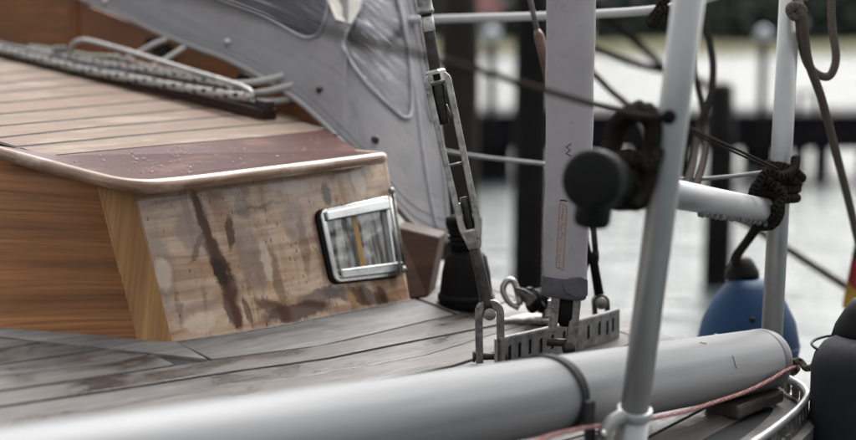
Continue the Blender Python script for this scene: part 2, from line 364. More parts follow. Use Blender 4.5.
# farmhouse with red roof among the trees
hb = P(473, 30, 280); hb.z = 3
hs_ = thing('farmhouse', hb, 'far house with dull red roof on the bank, seen beside the turnbuckle', 'house')
c = hb + Vector((0, 0, 2.6)); wx = 5.2
box('wall', c, (wx, 0, 0), (0, 4, 0), (0, 0, 2.6), M['wallw'], hs_)
rp = [hb + Vector((-wx - .6, -4.6, 4.9)), hb + Vector((wx + .6, -4.6, 4.9)), hb + Vector((wx - 1, 0, 9.3)), hb + Vector((-wx + 1, 0, 9.3)), hb + Vector((wx + .6, 4.6, 4.9)), hb + Vector((-wx - .6, 4.6, 4.9))]
mesh('roof', rp, [[0, 1, 2, 3], [3, 2, 4, 5], [0, 3, 5], [1, 4, 2], [0, 5, 4, 1]], M['rooftile'], hs_)
for k in (-1, 1): box('window', c + Vector((k * 2.4, -4.03, .1)), (.6, 0, 0), (0, .06, 0), (0, 0, .7), M['black'], hs_)

# jetty, piles
def X(px, d): return (px - 428) / FPX * d
JD = 15.2
jt = thing('jetty', (X(640, JD), JD, 0), 'long low dark timber jetty standing across the harbour water', 'jetty')
x0, x1 = X(405, JD), X(1000, JD)
box('fascia_beam', ((x0 + x1) / 2, JD, .50), ((x1 - x0) / 2, 0, 0), (0, .08, 0), (0, 0, .17), M['jetty'], jt, bevel=.01)
nb = 44
for i in range(nb):
    xx = lerp(x0, x1, (i + .5) / nb); bx = box('board', (xx, JD + .78, .69), ((x1 - x0) / nb / 2 - .006, 0, 0), (0, .90, 0), (0, 0, .018), M['jetty'], jt)
for i, px in enumerate((420, 452, 540, 592, 612, 648, 690, 772, 827, 900, 960)):
    tube('post', [(X(px, JD), JD + .18, -.6), (X(px, JD), JD + .18, .62)], .085, M['jetty'], jt, 10)
    tube('post', [(X(px, JD) + .1, JD + 1.5, -.6), (X(px, JD) + .1, JD + 1.5, .62)], .085, M['jetty'], jt, 10)
box('waling', (X(612, JD), JD + .05, .16), (X(655, JD) - X(612, JD), 0, 0), (0, .05, 0), (0, 0, .12), M['jetty'], jt)
box('waling', (X(470, JD), JD + .05, .14), (.45, 0, 0), (0, .05, 0), (0, 0, .2), M['jetty'], jt)
for px, lab in ((761, 'thin mooring post with pale cap rising from jetty, right of the near stanchion'), (491, 'thin mooring post with pale cap standing between the turnbuckle and the thick pile')):
    t = thing('mooring_post', (X(px, JD - .3), JD - .3, 0), lab, 'post', 'thin capped mooring posts')
    tube('shaft', [(X(px, JD - .3), JD - .3, -.5), (X(px, JD - .3), JD - .3, 1.52)], .045, M['pile'], t, 10)
    lathe('cap', (X(px, JD - .3), JD - .3, 1.47), (0, 0, 1), [(0, .06), (.02, .085), (.09, .08), (.15, .02)], M['capw'], t, 14)
t = thing('jetty_ladder', (X(811, JD), JD + .2, .70), 'dark top of a ladder standing up from the jetty, right of the far stanchion', 'ladder')
for k in (-1, 1): box('upright', (X(811, JD) + k * .10, JD + .2, .80), (.025, 0, 0), (0, .025, 0), (0, 0, .10), M['jetty'], t)
box('crossbar', (X(811, JD), JD + .2, .915), (.13, 0, 0), (0, .026, 0), (0, 0, .02), M['jetty'], t)
def pile(px, d, top_y, wpx, mat, label):
    r = wpx / FPX * d / 2; x = X(px, d); zt = CAM_H - (top_y - 48) / FPX * d
    t = thing('pile', (x, d, 0), label, 'pile', 'mooring piles in the water')
    tube('shaft', [(x, d, -1), (x + .01, d, zt * .3), (x + .015, d, zt * .7), (x, d, zt)], [r * 1.04, r, r * .98, r * .96], mat, t, 18)
    lathe('pile_top', (x, d, zt), (0, 0, 1), [(0, r * .97), (.02, r * .9), (.04, r * .3)], M['greypile'], t, 18)
pile(529, 7.2, -90, 36, M['pile'], 'thick black mooring pile standing between the turnbuckle and the grey sleeve')
pile(456, 6.0, -90, 40, M['greypile'], 'dark brown mooring pile behind the open turnbuckle')
pile(719, 8.4, 88, 29, M['pile'], 'short black pile above the blue fender, between the two stanchions')

# ------------------------------------------------------------------ deck
RAILH = .024
rail_uv = [(-.6, -.64), (.6, -.655)] + [UV(deckP(x, y, RAILH)) for x, y in ((700, 472), (757, 440), (790, 416), (804, 402), (807, 393), (800, 384.5), (788, 378))] + [(1.615, -.86), (1.625, -.93)]
edge = [(u, v + .014) for u, v in rail_uv[:-4]] + [(rail_uv[-4][0] + .013, rail_uv[-4][1] + .012), (rail_uv[-3][0] + .016, rail_uv[-3][1] + .004), (1.632, -.855), (1.641, -.93), (1.625, -1.1), (1.61, -1.3), (1.61, -1.62)]
out = edge + [(1.0, -1.62), (-.6, -1.62)]
v_, f_ = prism_geo([BD(u, v, -.0022) for u, v in out], (0, 0, -.04))
deck = mesh('deck', v_, f_, M['caulk']); struct(deck)
# hull: topsides following the deck edge
V, F = [], []
for (u, v) in edge:
    p = BD(u, v, -.045); q = Vector(p); q.z = -.2; inw = .06; q -= V3 * inw; q -= U3 * (.10 if u > 1.5 else 0)
    V += [p, q]
for i in range(len(edge) - 1): F.append([2 * i, 2 * i + 1, 2 * i + 3, 2 * i + 2])
mesh('hull_topside', V, F, M['hullw'], deck, smooth=True, solid=.02)
def img2uv(pl): return [UV(deckP(*p)) for p in pl]
seams = [img2uv([(0, 364), (101, 349)]), img2uv([(0, 376), (104, 364), (164, 351)]),
         img2uv([(0, 391), (82, 379), (170, 366), (205, 360), (320, 345.5), (369, 334.5), (415, 323.6)]),
         img2uv([(0, 406), (150, 384), (232, 371), (320, 359.5), (402, 343), (475, 329)]),
         img2uv([(150, 400), (218, 388), (320, 374), (388, 362), (429, 354), (477, 339)])]
base = seams[-1]
for k in range(1, 9): seams.append([(u, v + .0425 * k) for u, v in base])
US = [-.2 + i * .06 for i in range(int(1.80 / .06) + 1)]
def edge_lim(u):       # outboard limit and inboard limit of planking at station u
    ve = resample(edge[:6], [u])[0] - .03 if u < 1.46 else lerp(-.74, -.83, (u - 1.46) / .09) if u < 1.55 else -.93
    return ve
def plank(A, B, us, mat, off=0.0, gap=.0017):
    va_, vb_ = resample(A, us), resample(B, us); L, Rr, uu = [], [], []
    for u, a, b2 in zip(us, va_, vb_):
        a += gap; b2 = min(b2 - gap, edge_lim(u))
        if b2 - a < .004: continue
        uu.append(u); L.append(BD(u, a, off)); Rr.append(BD(u, b2, off))
    if len(L) < 2: return None
    v_, f_ = strip_geo(L, Rr, (0, 0, -.011)); return mesh('deck_plank', v_, f_, mat, deck, uvax=(U3, V3), bevel=.0012)
uf = UV(deckP(172, 343)); fb0 = UV(deckP(0, 329))
for k in range(len(seams) - 1):
    us = US if k >= 2 else [u for u in US if u < .99]
    plank(seams[k], seams[k + 1], us, M['deck'], off=random.uniform(-.0008, .0008))
# planks forward of the cabin front, inboard of the first seams
for k in range(3):
    s0 = [(u, v - .042 * (k + 1)) for u, v in seams[0]]; s1 = [(u, v - .042 * k) for u, v in seams[0]]
    plank(s0, s1, [u for u in US if u < .97], M['deck'], -.0005 * k)
# margin plank along the cabin side (proud curved board) and along the front
side_base = [UV(deckP(*p)) for p in [(172, 343), (250, 331), (330, 316), (412, 300)]]
us = [.99 + .03 * i for i in range(15)]
inner = [(u, v - .03) for u, v in side_base]
plank(inner, seams[2], us, M['deckmargin'], .0)
aft = [(1.40, -1.60), (1.62, -1.60)]
plank([(1.42, -1.45), (1.62, -1.45)], [(1.42, resample(seams[2], [1.42])[0]), (1.62, resample(seams[2], [1.62])[0])], [1.42 + .04 * i for i in range(6)], M['deckmargin'])
fm = [deckP(-60, 322, .0016), deckP(0, 327, .0016), deckP(176, 341, .0016), deckP(207, 358.5, .0016), deckP(150, 352.5, .0016), deckP(0, 336, .0016), deckP(-60, 331, .0016)]
prism('margin_plank', fm, (0, 0, -.012), M['deckmargin'], deck, uvax=(U3, V3), bevel=.001)

ci = []
for i, (u, v) in enumerate(edge[:-1]):
    a, c = edge[max(i - 1, 0)], edge[min(i + 1, len(edge) - 1)]; d = Vector((c[0] - a[0], c[1] - a[1])).normalized(); ci.append((u + d.y * .05, v - d.x * .05))
eo = spline([BD(u, v, .001) for u, v in edge[:-1]], 4); ei = spline([BD(u, v, .001) for u, v in ci], 4)
v_, f_ = strip_geo(eo, ei, (0, 0, -.013)); mesh('covering_plank', v_, f_, M['deckmargin'], deck, uvax=(U3, V3))
# slotted rails ------------------------------------------------------------
def slotted_rail(name, path, hgt, label, cat, mat, slot=.009, web=.008, off0=0, cap=.0045, lean=0):
    """path: list of 3d base points; wall with slot openings, rolled top edge"""
    pts = spline(path, 10); L = [0]
    for a, b2 in zip(pts, pts[1:]): L.append(L[-1] + (b2 - a).length)
    def at(s):
        s = max(0, min(L[-1], s))
        for i in range(len(L) - 1):
            if L[i] <= s <= L[i + 1]: return lerp(pts[i], pts[i + 1], (s - L[i]) / max(1e-9, L[i + 1] - L[i]))
    t = thing(name, pts[0], label, cat)
    mb = MB(); th = .0022
    def wall(s0, s1, h0, h1, n=2):
        for i in range(n):
            a, b2 = at(lerp(s0, s1, i / n)), at(lerp(s0, s1, (i + 1) / n)); d = (b2 - a); nn = Vector((d.y, -d.x, 0)).normalized() * th
            v_, f_ = box_geo((a + b2) / 2 + Z3 * (h0 + h1) / 2, d / 2 * 1.02, nn, Z3 * (h1 - h0) / 2); mb.add(v_, f_)
    nseg = int(L[-1] / .02)
    wall(0, L[-1], 0, hgt * .26, nseg); wall(0, L[-1], hgt * .76, hgt, nseg)
    s = 0
    while s < L[-1]:
        wall(s, min(s + web, L[-1]), hgt * .26, hgt * .76, 1); s += slot + web
    mb.build('rail_wall', mat, t)
    tube('rail_cap', [at(L[-1] * i / (nseg * 2)) + Z3 * hgt for i in range(nseg * 2 + 1)], cap, M['alu'], t, 8)
    tube('rail_foot', [at(L[-1] * i / (nseg * 2)) + Z3 * .003 for i in range(nseg * 2 + 1)], .0045, mat, t, 6)
    return t
slotted_rail('toe_rail', [BD(u, v, 0) for u, v in rail_uv[1:]], RAILH, 'slotted metal toe rail curving round the stern corner below the navy fender', 'toe rail', M['dullsteel'])
M['strip'] = plain('flaking_paint_metal', (.19, .185, .18), .5, .3, vary=.5, scale=70, bumpy=.4, dirt=((.42, .42, .41), 85, .56))
cp = [deckP(499, 370), deckP(530, 362.5), deckP(565, 353), deckP(600, 343), deckP(617, 337)]
ct = thing('chainplate_rail', cp[0], 'flaking metal chainplate rail with slots at the foot of the shrouds', 'chainplate')
mb = MB(); pts = spline(cp, 10); hh = .036
for a, b2 in zip(pts, pts[1:]):
    d = b2 - a; nn = Vector((d.y, -d.x, 0)).normalized() * .0035
    v_, f_ = box_geo((a + b2) / 2 + Z3 * hh / 2, d / 2, nn, Z3 * hh / 2); mb.add(v_, f_)
mb.build('rail_plate', M['strip'], ct)
tube('top_bead', [p + Z3 * hh for p in pts], .0035, M['strip'], ct, 8)
for i in range(11):
    f = (i + .8) / 12.2 * (len(pts) - 1); k = int(f); p = lerp(pts[k], pts[k + 1], f - k); d = (pts[k + 1] - pts[k]).normalized(); nn = Vector((d.y, -d.x, 0)).normalized()
    if nn.y > 0: nn = -nn
    box('slot', p + nn * .0031 + Z3 * (.019 + .001 * (i % 3)), d * .0022 + Z3 * .0006, nn * .0012, Z3 * .0085, M['black'], ct)

# ------------------------------------------------------------------ cabin
top_img = [(-60, 134 + 9), (0, 150 + 8), (60, 166 + 8), (95, 175 + 9), (133, 182.5 + 7)]
bot_img = [(-60, 324), (0, 329), (80, 336), (135, 340.5), (172, 343)]
cabin = thing('cabin_trunk', deckP(172, 343), 'low wooden cabin trunk with varnished front and stained side painted pale as sky reflection', 'cabin')
RO = -.014
def tp(x, y): return roofP(x, y, RO)
fl_top = [tp(-60, 142), tp(0, 157), tp(60, 172.5), tp(99, 182.6)]
fl_bot = [deckP(-60, 323, .0), deckP(0, 328, .0), deckP(85, 335.5, .0), deckP(139, 340.8, .0)]
def panel(name, T, B, mat, th, grain, parent, sub=1, **kw):
    n = len(T); inn = (T[-1] - T[0]).cross(B[0] - T[0]).normalized() * th
    v_, f_ = strip_geo(T, B, inn); return mesh(name, v_, f_, mat, parent, uvax=(grain, Z3), **kw)
gdir = (fl_bot[-1] - fl_bot[0]).normalized()
def away(T, B, th):
    n = (T[-1] - T[0]).cross(B[0] - T[0]).normalized()
    return n * th if n.dot(T[0] - CAM) > 0 else -n * th
def poly_at(pl, t):
    f = t * (len(pl) - 1); k = min(int(f), len(pl) - 2); return lerp(pl[k], pl[k + 1], f - k)
V, F = [], []
for j in range(13):
    for i in range(25): V.append(lerp(poly_at(fl_top, i / 24), poly_at(fl_bot, i / 24), j / 12))
for j in range(12):
    for i in range(24): a = j * 25 + i; F.append([a, a + 25, a + 26, a + 1])
mesh('front_panel', V, F, M['front'], cabin, uvax=(gdir, Z3), smooth=True)
pt, pb = [tp(96, 182), tp(134, 186.5)], [deckP(136.6, 340.5), deckP(172.5, 343)]
pd = (pt[0] - pb[0]).normalized(); fo = -away(pt, pb, .0018)
V, F = [], []
for j in range(13):
    for i in range(9): V.append(lerp(lerp(pt[0], pt[1], i / 8), lerp(pb[0], pb[1], i / 8), j / 12) + fo * (1 - ((i - 4) / 4) ** 8))
for j in range(12):
    for i in range(8): a = j * 9 + i; F.append([a, a + 9, a + 10, a + 1])
mesh('corner_post', V, F, M['post'], cabin, uvax=(pd, gdir), smooth=True)
# side: ruled from under the moulding to the deck, with a rounded aft corner
sd_top = [(132.5, 186.5), (200, 180), (260, 173), (330, 165), (383, 158.5)]
sd_bot = [(171, 343), (230, 334.5), (290, 324), (350, 312), (407, 301)]
ST = [tp(*p) for p in sd_top]; SB = [deckP(*p) for p in sd_bot]
for k in range(1, 6):
    a = k / 5 * PI / 2; r = .016
    ST.append(ST[4] + (U3 * math.sin(a) - V3 * (1 - math.cos(a))) * r); SB.append(SB[4] + (U3 * math.sin(a) - V3 * (1 - math.cos(a))) * r)
ST.append(ST[-1] - V3 * .25); SB.append(SB[-1] - V3 * .25)
rows = 10; V, F, T = [], [], []
n = len(ST)
for j in range(rows + 1):
    for i in range(n):
        p = lerp(ST[i], SB[i], j / rows); V.append(p); T.append((p.dot(U3), p.dot(Z3)))
for j in range(rows):
    for i in range(n - 1): a = j * n + i; F.append([a, a + n, a + n + 1, a + 1])
SIDE_BVH = BVHTree.FromPolygons(V, F)
def side_uv(x, y):
    p = SIDE_BVH.ray_cast(CAM, ray(x, y).normalized())[0]
    if p is None: p = SIDE_BVH.find_nearest(P(x, y, 1.65))[0]
    return p.dot(U3), p.dot(Z3)
nt, b, col, g = SIDE_MAT_PENDING
tcn = nt.nodes.new('ShaderNodeTexCoord'); nz = N(nt, 'ShaderNodeTexNoise', Scale=52.0, Detail=8.0, Roughness=.72); nt.links.new(tcn.outputs['UV'], nz.inputs['Vector'])
sb1 = N(nt, 'ShaderNodeVectorMath', operation='SUBTRACT'); sb1.inputs[1].default_value = (.5, .5, .5); nt.links.new(nz.outputs['Color'], sb1.inputs[0])
def stain_reflection(col, x0, y0, x1, y1, wpx, colr, amt, dist=.022):
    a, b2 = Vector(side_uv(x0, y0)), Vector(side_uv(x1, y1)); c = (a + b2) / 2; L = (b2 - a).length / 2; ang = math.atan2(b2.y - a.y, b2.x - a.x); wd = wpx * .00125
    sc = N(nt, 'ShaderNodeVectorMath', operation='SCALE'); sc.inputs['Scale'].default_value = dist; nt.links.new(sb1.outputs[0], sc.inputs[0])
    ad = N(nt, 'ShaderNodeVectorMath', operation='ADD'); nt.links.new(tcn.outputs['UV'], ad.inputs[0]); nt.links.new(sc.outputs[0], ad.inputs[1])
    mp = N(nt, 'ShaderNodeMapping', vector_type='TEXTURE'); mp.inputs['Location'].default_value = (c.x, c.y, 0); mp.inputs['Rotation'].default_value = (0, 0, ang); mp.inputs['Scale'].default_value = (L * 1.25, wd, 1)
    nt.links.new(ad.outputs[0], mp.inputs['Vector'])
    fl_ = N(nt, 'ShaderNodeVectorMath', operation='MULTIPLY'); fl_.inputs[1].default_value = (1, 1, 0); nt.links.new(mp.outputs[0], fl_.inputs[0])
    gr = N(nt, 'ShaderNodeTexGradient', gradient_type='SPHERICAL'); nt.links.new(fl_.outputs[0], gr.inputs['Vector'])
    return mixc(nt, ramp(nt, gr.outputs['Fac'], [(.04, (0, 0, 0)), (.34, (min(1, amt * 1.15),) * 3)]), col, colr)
BRN, DRK, OCH, PUR, PAL = (.075, .03, .013), (.028, .012, .007), (.32, .15, .03), (.20, .145, .115), (.60, .49, .40)  # brown and ochre stains; dark reflected streak and pale sky reflection painted too
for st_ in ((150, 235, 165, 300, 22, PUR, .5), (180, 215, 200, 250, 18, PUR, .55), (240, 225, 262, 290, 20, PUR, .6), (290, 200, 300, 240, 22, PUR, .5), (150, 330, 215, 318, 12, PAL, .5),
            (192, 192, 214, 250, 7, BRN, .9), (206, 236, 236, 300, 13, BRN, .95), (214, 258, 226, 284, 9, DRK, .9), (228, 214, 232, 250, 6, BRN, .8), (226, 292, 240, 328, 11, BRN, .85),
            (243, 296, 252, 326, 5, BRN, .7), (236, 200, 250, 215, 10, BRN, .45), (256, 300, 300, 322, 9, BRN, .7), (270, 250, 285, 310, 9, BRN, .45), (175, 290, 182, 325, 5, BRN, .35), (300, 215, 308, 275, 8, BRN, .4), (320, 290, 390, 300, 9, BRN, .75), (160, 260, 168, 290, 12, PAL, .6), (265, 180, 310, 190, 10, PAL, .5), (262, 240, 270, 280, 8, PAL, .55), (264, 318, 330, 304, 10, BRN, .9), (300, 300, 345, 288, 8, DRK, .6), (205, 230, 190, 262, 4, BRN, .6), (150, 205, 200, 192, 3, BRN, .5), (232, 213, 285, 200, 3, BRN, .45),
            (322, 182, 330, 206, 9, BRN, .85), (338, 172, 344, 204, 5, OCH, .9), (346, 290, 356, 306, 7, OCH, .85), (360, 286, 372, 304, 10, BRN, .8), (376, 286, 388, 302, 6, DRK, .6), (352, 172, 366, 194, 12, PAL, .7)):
    col = stain_reflection(col, *st_)
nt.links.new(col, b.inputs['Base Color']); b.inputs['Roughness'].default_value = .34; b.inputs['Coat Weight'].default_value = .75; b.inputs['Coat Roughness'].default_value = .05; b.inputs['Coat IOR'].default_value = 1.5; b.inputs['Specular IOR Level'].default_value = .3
bump(nt, b, g, .15, .001)
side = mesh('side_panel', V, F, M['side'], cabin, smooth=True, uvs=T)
def hit(bvh, x, y):
    p, nn, i, d = bvh.ray_cast(CAM, ray(x, y).normalized())
    if p is None: return None, None
    if nn.dot(ray(x, y)) > 0: nn = -nn
    return p, nn
# caulk line at the foot of the side
tube('foot_bead', [p + V3 * .0005 for p in SB[:-1]], .0016, plain('dirty_sealant', (.22, .20, .185), .7, vary=.5, scale=120), cabin, 6)
# roof
mo = [(-60, 134), (0, 149), (60, 165), (100, 175.5), (118, 179.5), (135, 181.5), (155, 181.5), (200, 177), (260, 169.5), (330, 161), (376, 155)]
mp_ = [roofP(x, y) for x, y in mo]
e0 = mp_[-1]
for k in range(1, 6):
    a = k / 5 * PI / 2; mp_.append(e0 + (U3 * math.sin(a) - V3 * (1 - math.cos(a))) * .028)
mp_.append(mp_[-1] - V3 * .03); mp_.append(mp_[-1] - V3 * .02)
mpath = [p - ROOF_N * .005 for p in spline(mp_, 5)]
v_, f_, t_ = tube_geo(mpath, .0078, 12); mesh('edge_moulding', v_, f_, M['mould'], cabin, smooth=True, uvs=[(a, b2 * .05) for a, b2 in t_])
co = [roofP(x, y, .0012) for x, y in [(-60, 131), (0, 146), (30, 150.5), (58, 155.3), (115, 150), (170, 145), (265, 137), (326, 130.5)]]
inner_end = co[-1]
poly = co + [p + ROOF_N * .0012 for p in mp_[:-1][::-1]]
v_, f_ = prism_geo(poly, -ROOF_N * .012); cover = mesh('covering_board', v_, f_, M['cover'], cabin, uvax=(U3, V3))
# substrate (caulk) and planks
sub = [BR(.935, -1.41, -.001), BR(1.465, -1.43, -.001), BR(1.495, -1.56, -.001), BR(1.58, -2.0, -.001), BR(1.62, -2.9, -.001), BR(.935, -2.9, -.001)]
prism('roof_bed', sub, (0, 0, -.006), M['caulk'], cabin)
def r2uv(pl): return [UV(roofP(*p)) for p in pl]
rs = [r2uv([(58, 155.3), (170, 145), (265, 137), (326, 130.5)]), r2uv([(16, 147), (170, 132), (273, 123.6)]), r2uv([(0, 137.7), (82, 128.7), (170, 121), (241, 115)]),
      r2uv([(0, 126), (170, 111)]), r2uv([(0, 114), (170, 99.5)]), r2uv([(0, 103), (153, 89.6)]), r2uv([(0, 92.4), (123, 81.5)]), r2uv([(0, 83.7), (93, 74)]), r2uv([(0, 74), (63, 67)])]
for k in range(1, 7): rs.append([(u, v - .105 * k) for u, v in rs[8]])
for k in range(len(rs) - 1):
    A_, B_ = rs[k + 1], rs[k]; ue = 1.455 + min(.16, .04 * k); us = [.938 + (ue - .938) * i / 10 for i in range(11)]
    va_, vb_ = resample(A_, us), resample(B_, us); g_ = .0055
    L = [BR(u, a + g_, 0) for u, a in zip(us, va_)]; R_ = [BR(u, b2 - g_, 0) for u, b2 in zip(us, vb_)]
    if k == 0: R_ = [BR(u, max(min(b2 - g_, 9), a + .004), 0) for u, a, b2 in zip(us, va_, vb_)]
    v_, f_ = strip_geo(L, R_, -ROOF_N * .007); mesh('roof_plank', v_, f_, M['roof'], cabin, uvax=(U3, V3), bevel=.0007)

# portlight on the side
q = [(315, 211), (387, 196), (399, 276), (331, 283.5)]
Q = [hit(SIDE_BVH, *p) for p in q]; QP = [a for a, _ in Q]; QN = Q[0][1]
QP[1] = QP[0] + (QP[1] - QP[0]); QN = ((QP[1] - QP[0]).cross(QP[3] - QP[0])).normalized()
if QN.dot(CAM - QP[0]) < 0: QN = -QN
def QQ(s, t, h=0): return lerp(lerp(QP[0], QP[1], s), lerp(QP[3], QP[2], s), t) + QN * h
def rrect(s0, t0, s1, t1, rs_, rt, n=5):
    out = []
    for (cs, ct_, a0) in ((s1 - rs_, t0 + rt, -90), (s1 - rs_, t1 - rt, 0), (s0 + rs_, t1 - rt, 90), (s0 + rs_, t0 + rt, 180)):
        for k in range(n + 1):
            a = math.radians(a0 + 90 * k / n); out.append((cs + rs_ * math.cos(a), ct_ + rt * math.sin(a)))
    return out
def ring(name, o_, i_, h0, h1, mat, parent, **kw):
    n = len(o_); V = [QQ(s, t, h0) for s, t in o_] + [QQ(s, t, h1) for s, t in o_] + [QQ(s, t, h1) for s, t in i_] + [QQ(s, t, h0) for s, t in i_]; F = []
    for k in range(n):
        k2 = (k + 1) % n
        for a in range(3): F.append([a * n + k, a * n + k2, (a + 1) * n + k2, (a + 1) * n + k])
    return mesh(name, V, F, mat, parent, **kw)
pl = mesh('portlight', [QQ(s, t, .0030) for s, t in rrect(.05, .05, .95, .95, .05, .06)], [list(range(24))], M['glassd'], cabin, uvax=(U3, Z3))
ring('window_gasket_shadow', rrect(-.028, -.005, 1.0, 1.02, .10, .12), rrect(.06, .06, .94, .94, .05, .06), -.004, .0042, M['rubber'], pl)  # black gasket ring, widened left and below to paint the frame's shadow
ring('window_frame', rrect(0, 0, 1, 1, .08, .10), rrect(.06, .07, .90, .93, .05, .06), .001, .0085, M['chrome'], pl, bevel=.0015)
def bar(s0, t0, s1, t1, h0, h1, name, mat):
    v_, f_ = prism_geo([QQ(s0, t0, h0), QQ(s1, t0, h0), QQ(s1, t1, h0), QQ(s0, t1, h0)], QN * (h1 - h0)); mesh(name, v_, f_, mat, pl, bevel=.002)
bar(.05, .04, .97, .17, .0088, .0125, 'frame_bar', M['chrome']); bar(.08, .83, .98, .96, .0088, .0125, 'frame_bar', M['chrome'])
tube('hinge_rod', [QQ(.93, .02, .012), QQ(.93, .98, .012)], .0018, M['steel'], pl, 10)
tube('hinge_rod', [QQ(1.05, -.02, .005), QQ(1.05, .97, .005)], .0022, M['dullsteel'], pl, 10)
for t in (-.05, .93): lathe('hinge_knuckle', QQ(1.02, t, .004), QN, [(0, .0045), (.005, .0045), (.007, .002)], M['dullsteel'], pl, 12)
# thin ochre strip on the pane, painting the yellow streak reflected in the glass
bar(.43, .17, .50, .83, .0032, .0036, 'yellow_reflection_strip', plain('ochre_strip', (.36, .20, .05), .4))

# hatch garage bulkhead upper left + breakwater
tr_l, tr_r = UV(roofP(0, 55)), UV(roofP(270, 120))
def bearing(px, plan):
    t = (px - 428) / FPX
    for (u0, v0), (u1, v1) in zip(plan, plan[1:]):
        a = UA * u0 + VA * v0; b2 = UA * u1 + VA * v1
        # horizontal ray: (x, y) = s*(t*?, ...) -> x/ (depth) ; use y as depth proxy corrected by pitch
        f0 = a.x - t * a.y; f1 = b2.x - t * b2.y
        if f0 * f1 <= 0 and f0 != f1: return a + (b2 - a) * (f0 / (f0 - f1))
    return UA * plan[-1][0] + VA * plan[-1][1]
bw_plan = [(1.425, -1.36), (1.445, -1.45), (1.475, -1.55), (1.505, -1.68), (1.535, -1.82), (1.56, -2.0), (1.58, -2.25), (1.585, -2.9)]
def on_plan(px, py, plan):
    p = bearing(px, plan); d = (p.y) / ray(px, py).y; return CAM + ray(px, py) * d
bwx = [80, 92, 120, 160, 200, 230, 260, 300, 325, 345]
bwtop = [-6, 3, 14, 31, 47, 58, 75, 98, 119, 138]
TT = [on_plan(x, y + 4, bw_plan) for x, y in zip(bwx, bwtop)]
BB = []
for p in TT:
    u, v = UV(p); BB.append(BR(u, v, -.004))
TT = [Vector((a.x, a.y, max(a.z, b2.z + .004))) for a, b2 in zip(TT, BB)]
v_, f_ = strip_geo(TT, BB, U3 * .016); bw = mesh('breakwater', v_, f_, M['breakwater'], cabin, uvax=(V3, Z3))
pnl_plan = [(1.60, -1.9), (1.63, -2.9)]
a, b2 = on_plan(80, 50, pnl_plan), on_plan(-60, 50, pnl_plan); a.z = b2.z = 0
ha = [a + Z3 * (CAM_H + .16), b2 + Z3 * (CAM_H + .16)]; hb_ = [a + Z3 * (roof_z(*UV(a)) - .01), b2 + Z3 * (roof_z(*UV(b2)) - .01)]
v_, f_ = strip_geo(ha, hb_, U3 * .02); mesh('hatch_bulkhead', v_, f_, M['front'], cabin, uvax=(V3, Z3))
p0 = on_plan(85, 50, pnl_plan) - U3 * .012; p0.z = CAM_H + .05
box('hatch_post', p0, V3 * .0135, U3 * .014, Z3 * .13, M['breakwater'], cabin, uvax=(Z3, V3), bevel=.003)
# black fairlead plates through the breakwater
BW_BVH = BVHTree.FromPolygons(v_ := (TT + BB), [[i, i + 1, len(TT) + i + 1, len(TT) + i] for i in range(len(TT) - 1)])
for (cx, cy, hw, hh_) in ((162, 48, 27, 10), (250, 81, 16, 9)):
    c, nn = hit(BW_BVH, cx, cy)
    if c is None: c, nn = on_plan(cx, cy, bw_plan), -U3
    sx = hw * 1.5 / 1000 ; h2 = hit(BW_BVH, cx + 6, cy + 3)[0]; dirv = (h2 if h2 is not None else c + V3 * .01) - c; dirv.normalize(); up_ = nn.cross(dirv).normalized()
    ol = [c + nn * .002 + dirv * (sx * 1.15 * math.copysign(abs(math.cos(a)) ** .7, math.cos(a))) + up_ * (hh_ * .00125 * math.sin(a)) for a in [2 * PI * k / 20 for k in range(20)]]
    v_, f_ = prism_geo(ol, nn * .008); mesh('fairlead_plate', v_, f_, M['black'], bw, bevel=.002)

# ------------------------------------------------------------------ spray hood
Bi = [(55, -16), (92, 2), (125, 15), (160, 32), (200, 48), (230, 59), (265, 77), (300, 99), (325, 120), (345, 140)]
BP = [on_plan(x, y, bw_plan) - U3 * .010 for x, y in Bi]
BP += [P(366, 168, 1.985), P(388, 197, 1.985), P(412, 224, 2.02), P(432, 235, 2.07), P(449, 241, 2.12)]
Ti = [(150, -175, 2.85), (178, -170, 2.8), (200, -165, 2.76), (224, -160, 2.72), (250, -155, 2.66), (270, -150, 2.6), (292, -145, 2.55), (312, -140, 2.5), (326, -138, 2.46), (338, -136, 2.42),
      (350, -134, 2.40), (361, -132, 2.39), (372, -130, 2.39), (381, -128, 2.40), (391, -126, 2.42)]
TP = [P(*t) for t in Ti]
nS, nT = 140, 84
def resamp(pts, n):
    s = spline(pts, 12); L = [0]
    for a, b2 in zip(s, s[1:]): L.append(L[-1] + (b2 - a).length)
    out = []; j = 0
    for i in range(n + 1):
        t = L[-1] * i / n
        while j < len(L) - 2 and L[j + 1] < t: j += 1
        out.append(lerp(s[j], s[j + 1], (t - L[j]) / max(1e-9, L[j + 1] - L[j])))
    return out
bs = spline(BP, 10); ts = spline(TP, 10)
ns = len(bs)
grid = []
for j in range(nT + 1):
    t = j / nT; row = []
    for i in range(ns):
        p = lerp(bs[i], ts[i], t); bul = math.sin(PI * t) * .035 * (1 if i < ns * .65 else .55)
        outw = (V3 * (.2 + .8 * i / ns) - U3 * (1 - i / ns)).normalized()
        p = p + outw * (bul + .0012 * math.sin(i * .13 + t * 3) + .0004 * math.sin(i * .33 - 9 * t)) + Z3 * .01 * math.sin(PI * t)
        row.append(p)
    grid.append(row)
HV = [p for r in grid for p in r]
HF = [[j * ns + i, j * ns + i + 1, (j + 1) * ns + i + 1, (j + 1) * ns + i] for j in range(nT) for i in range(ns - 1)]
HB = BVHTree.FromPolygons(HV, HF)
def proj(p):
    q_ = p - CAM; d = q_.dot(FW); return 428 + q_.dot(RT) / d * FPX, 220 - q_.dot(UP) / d * FPX
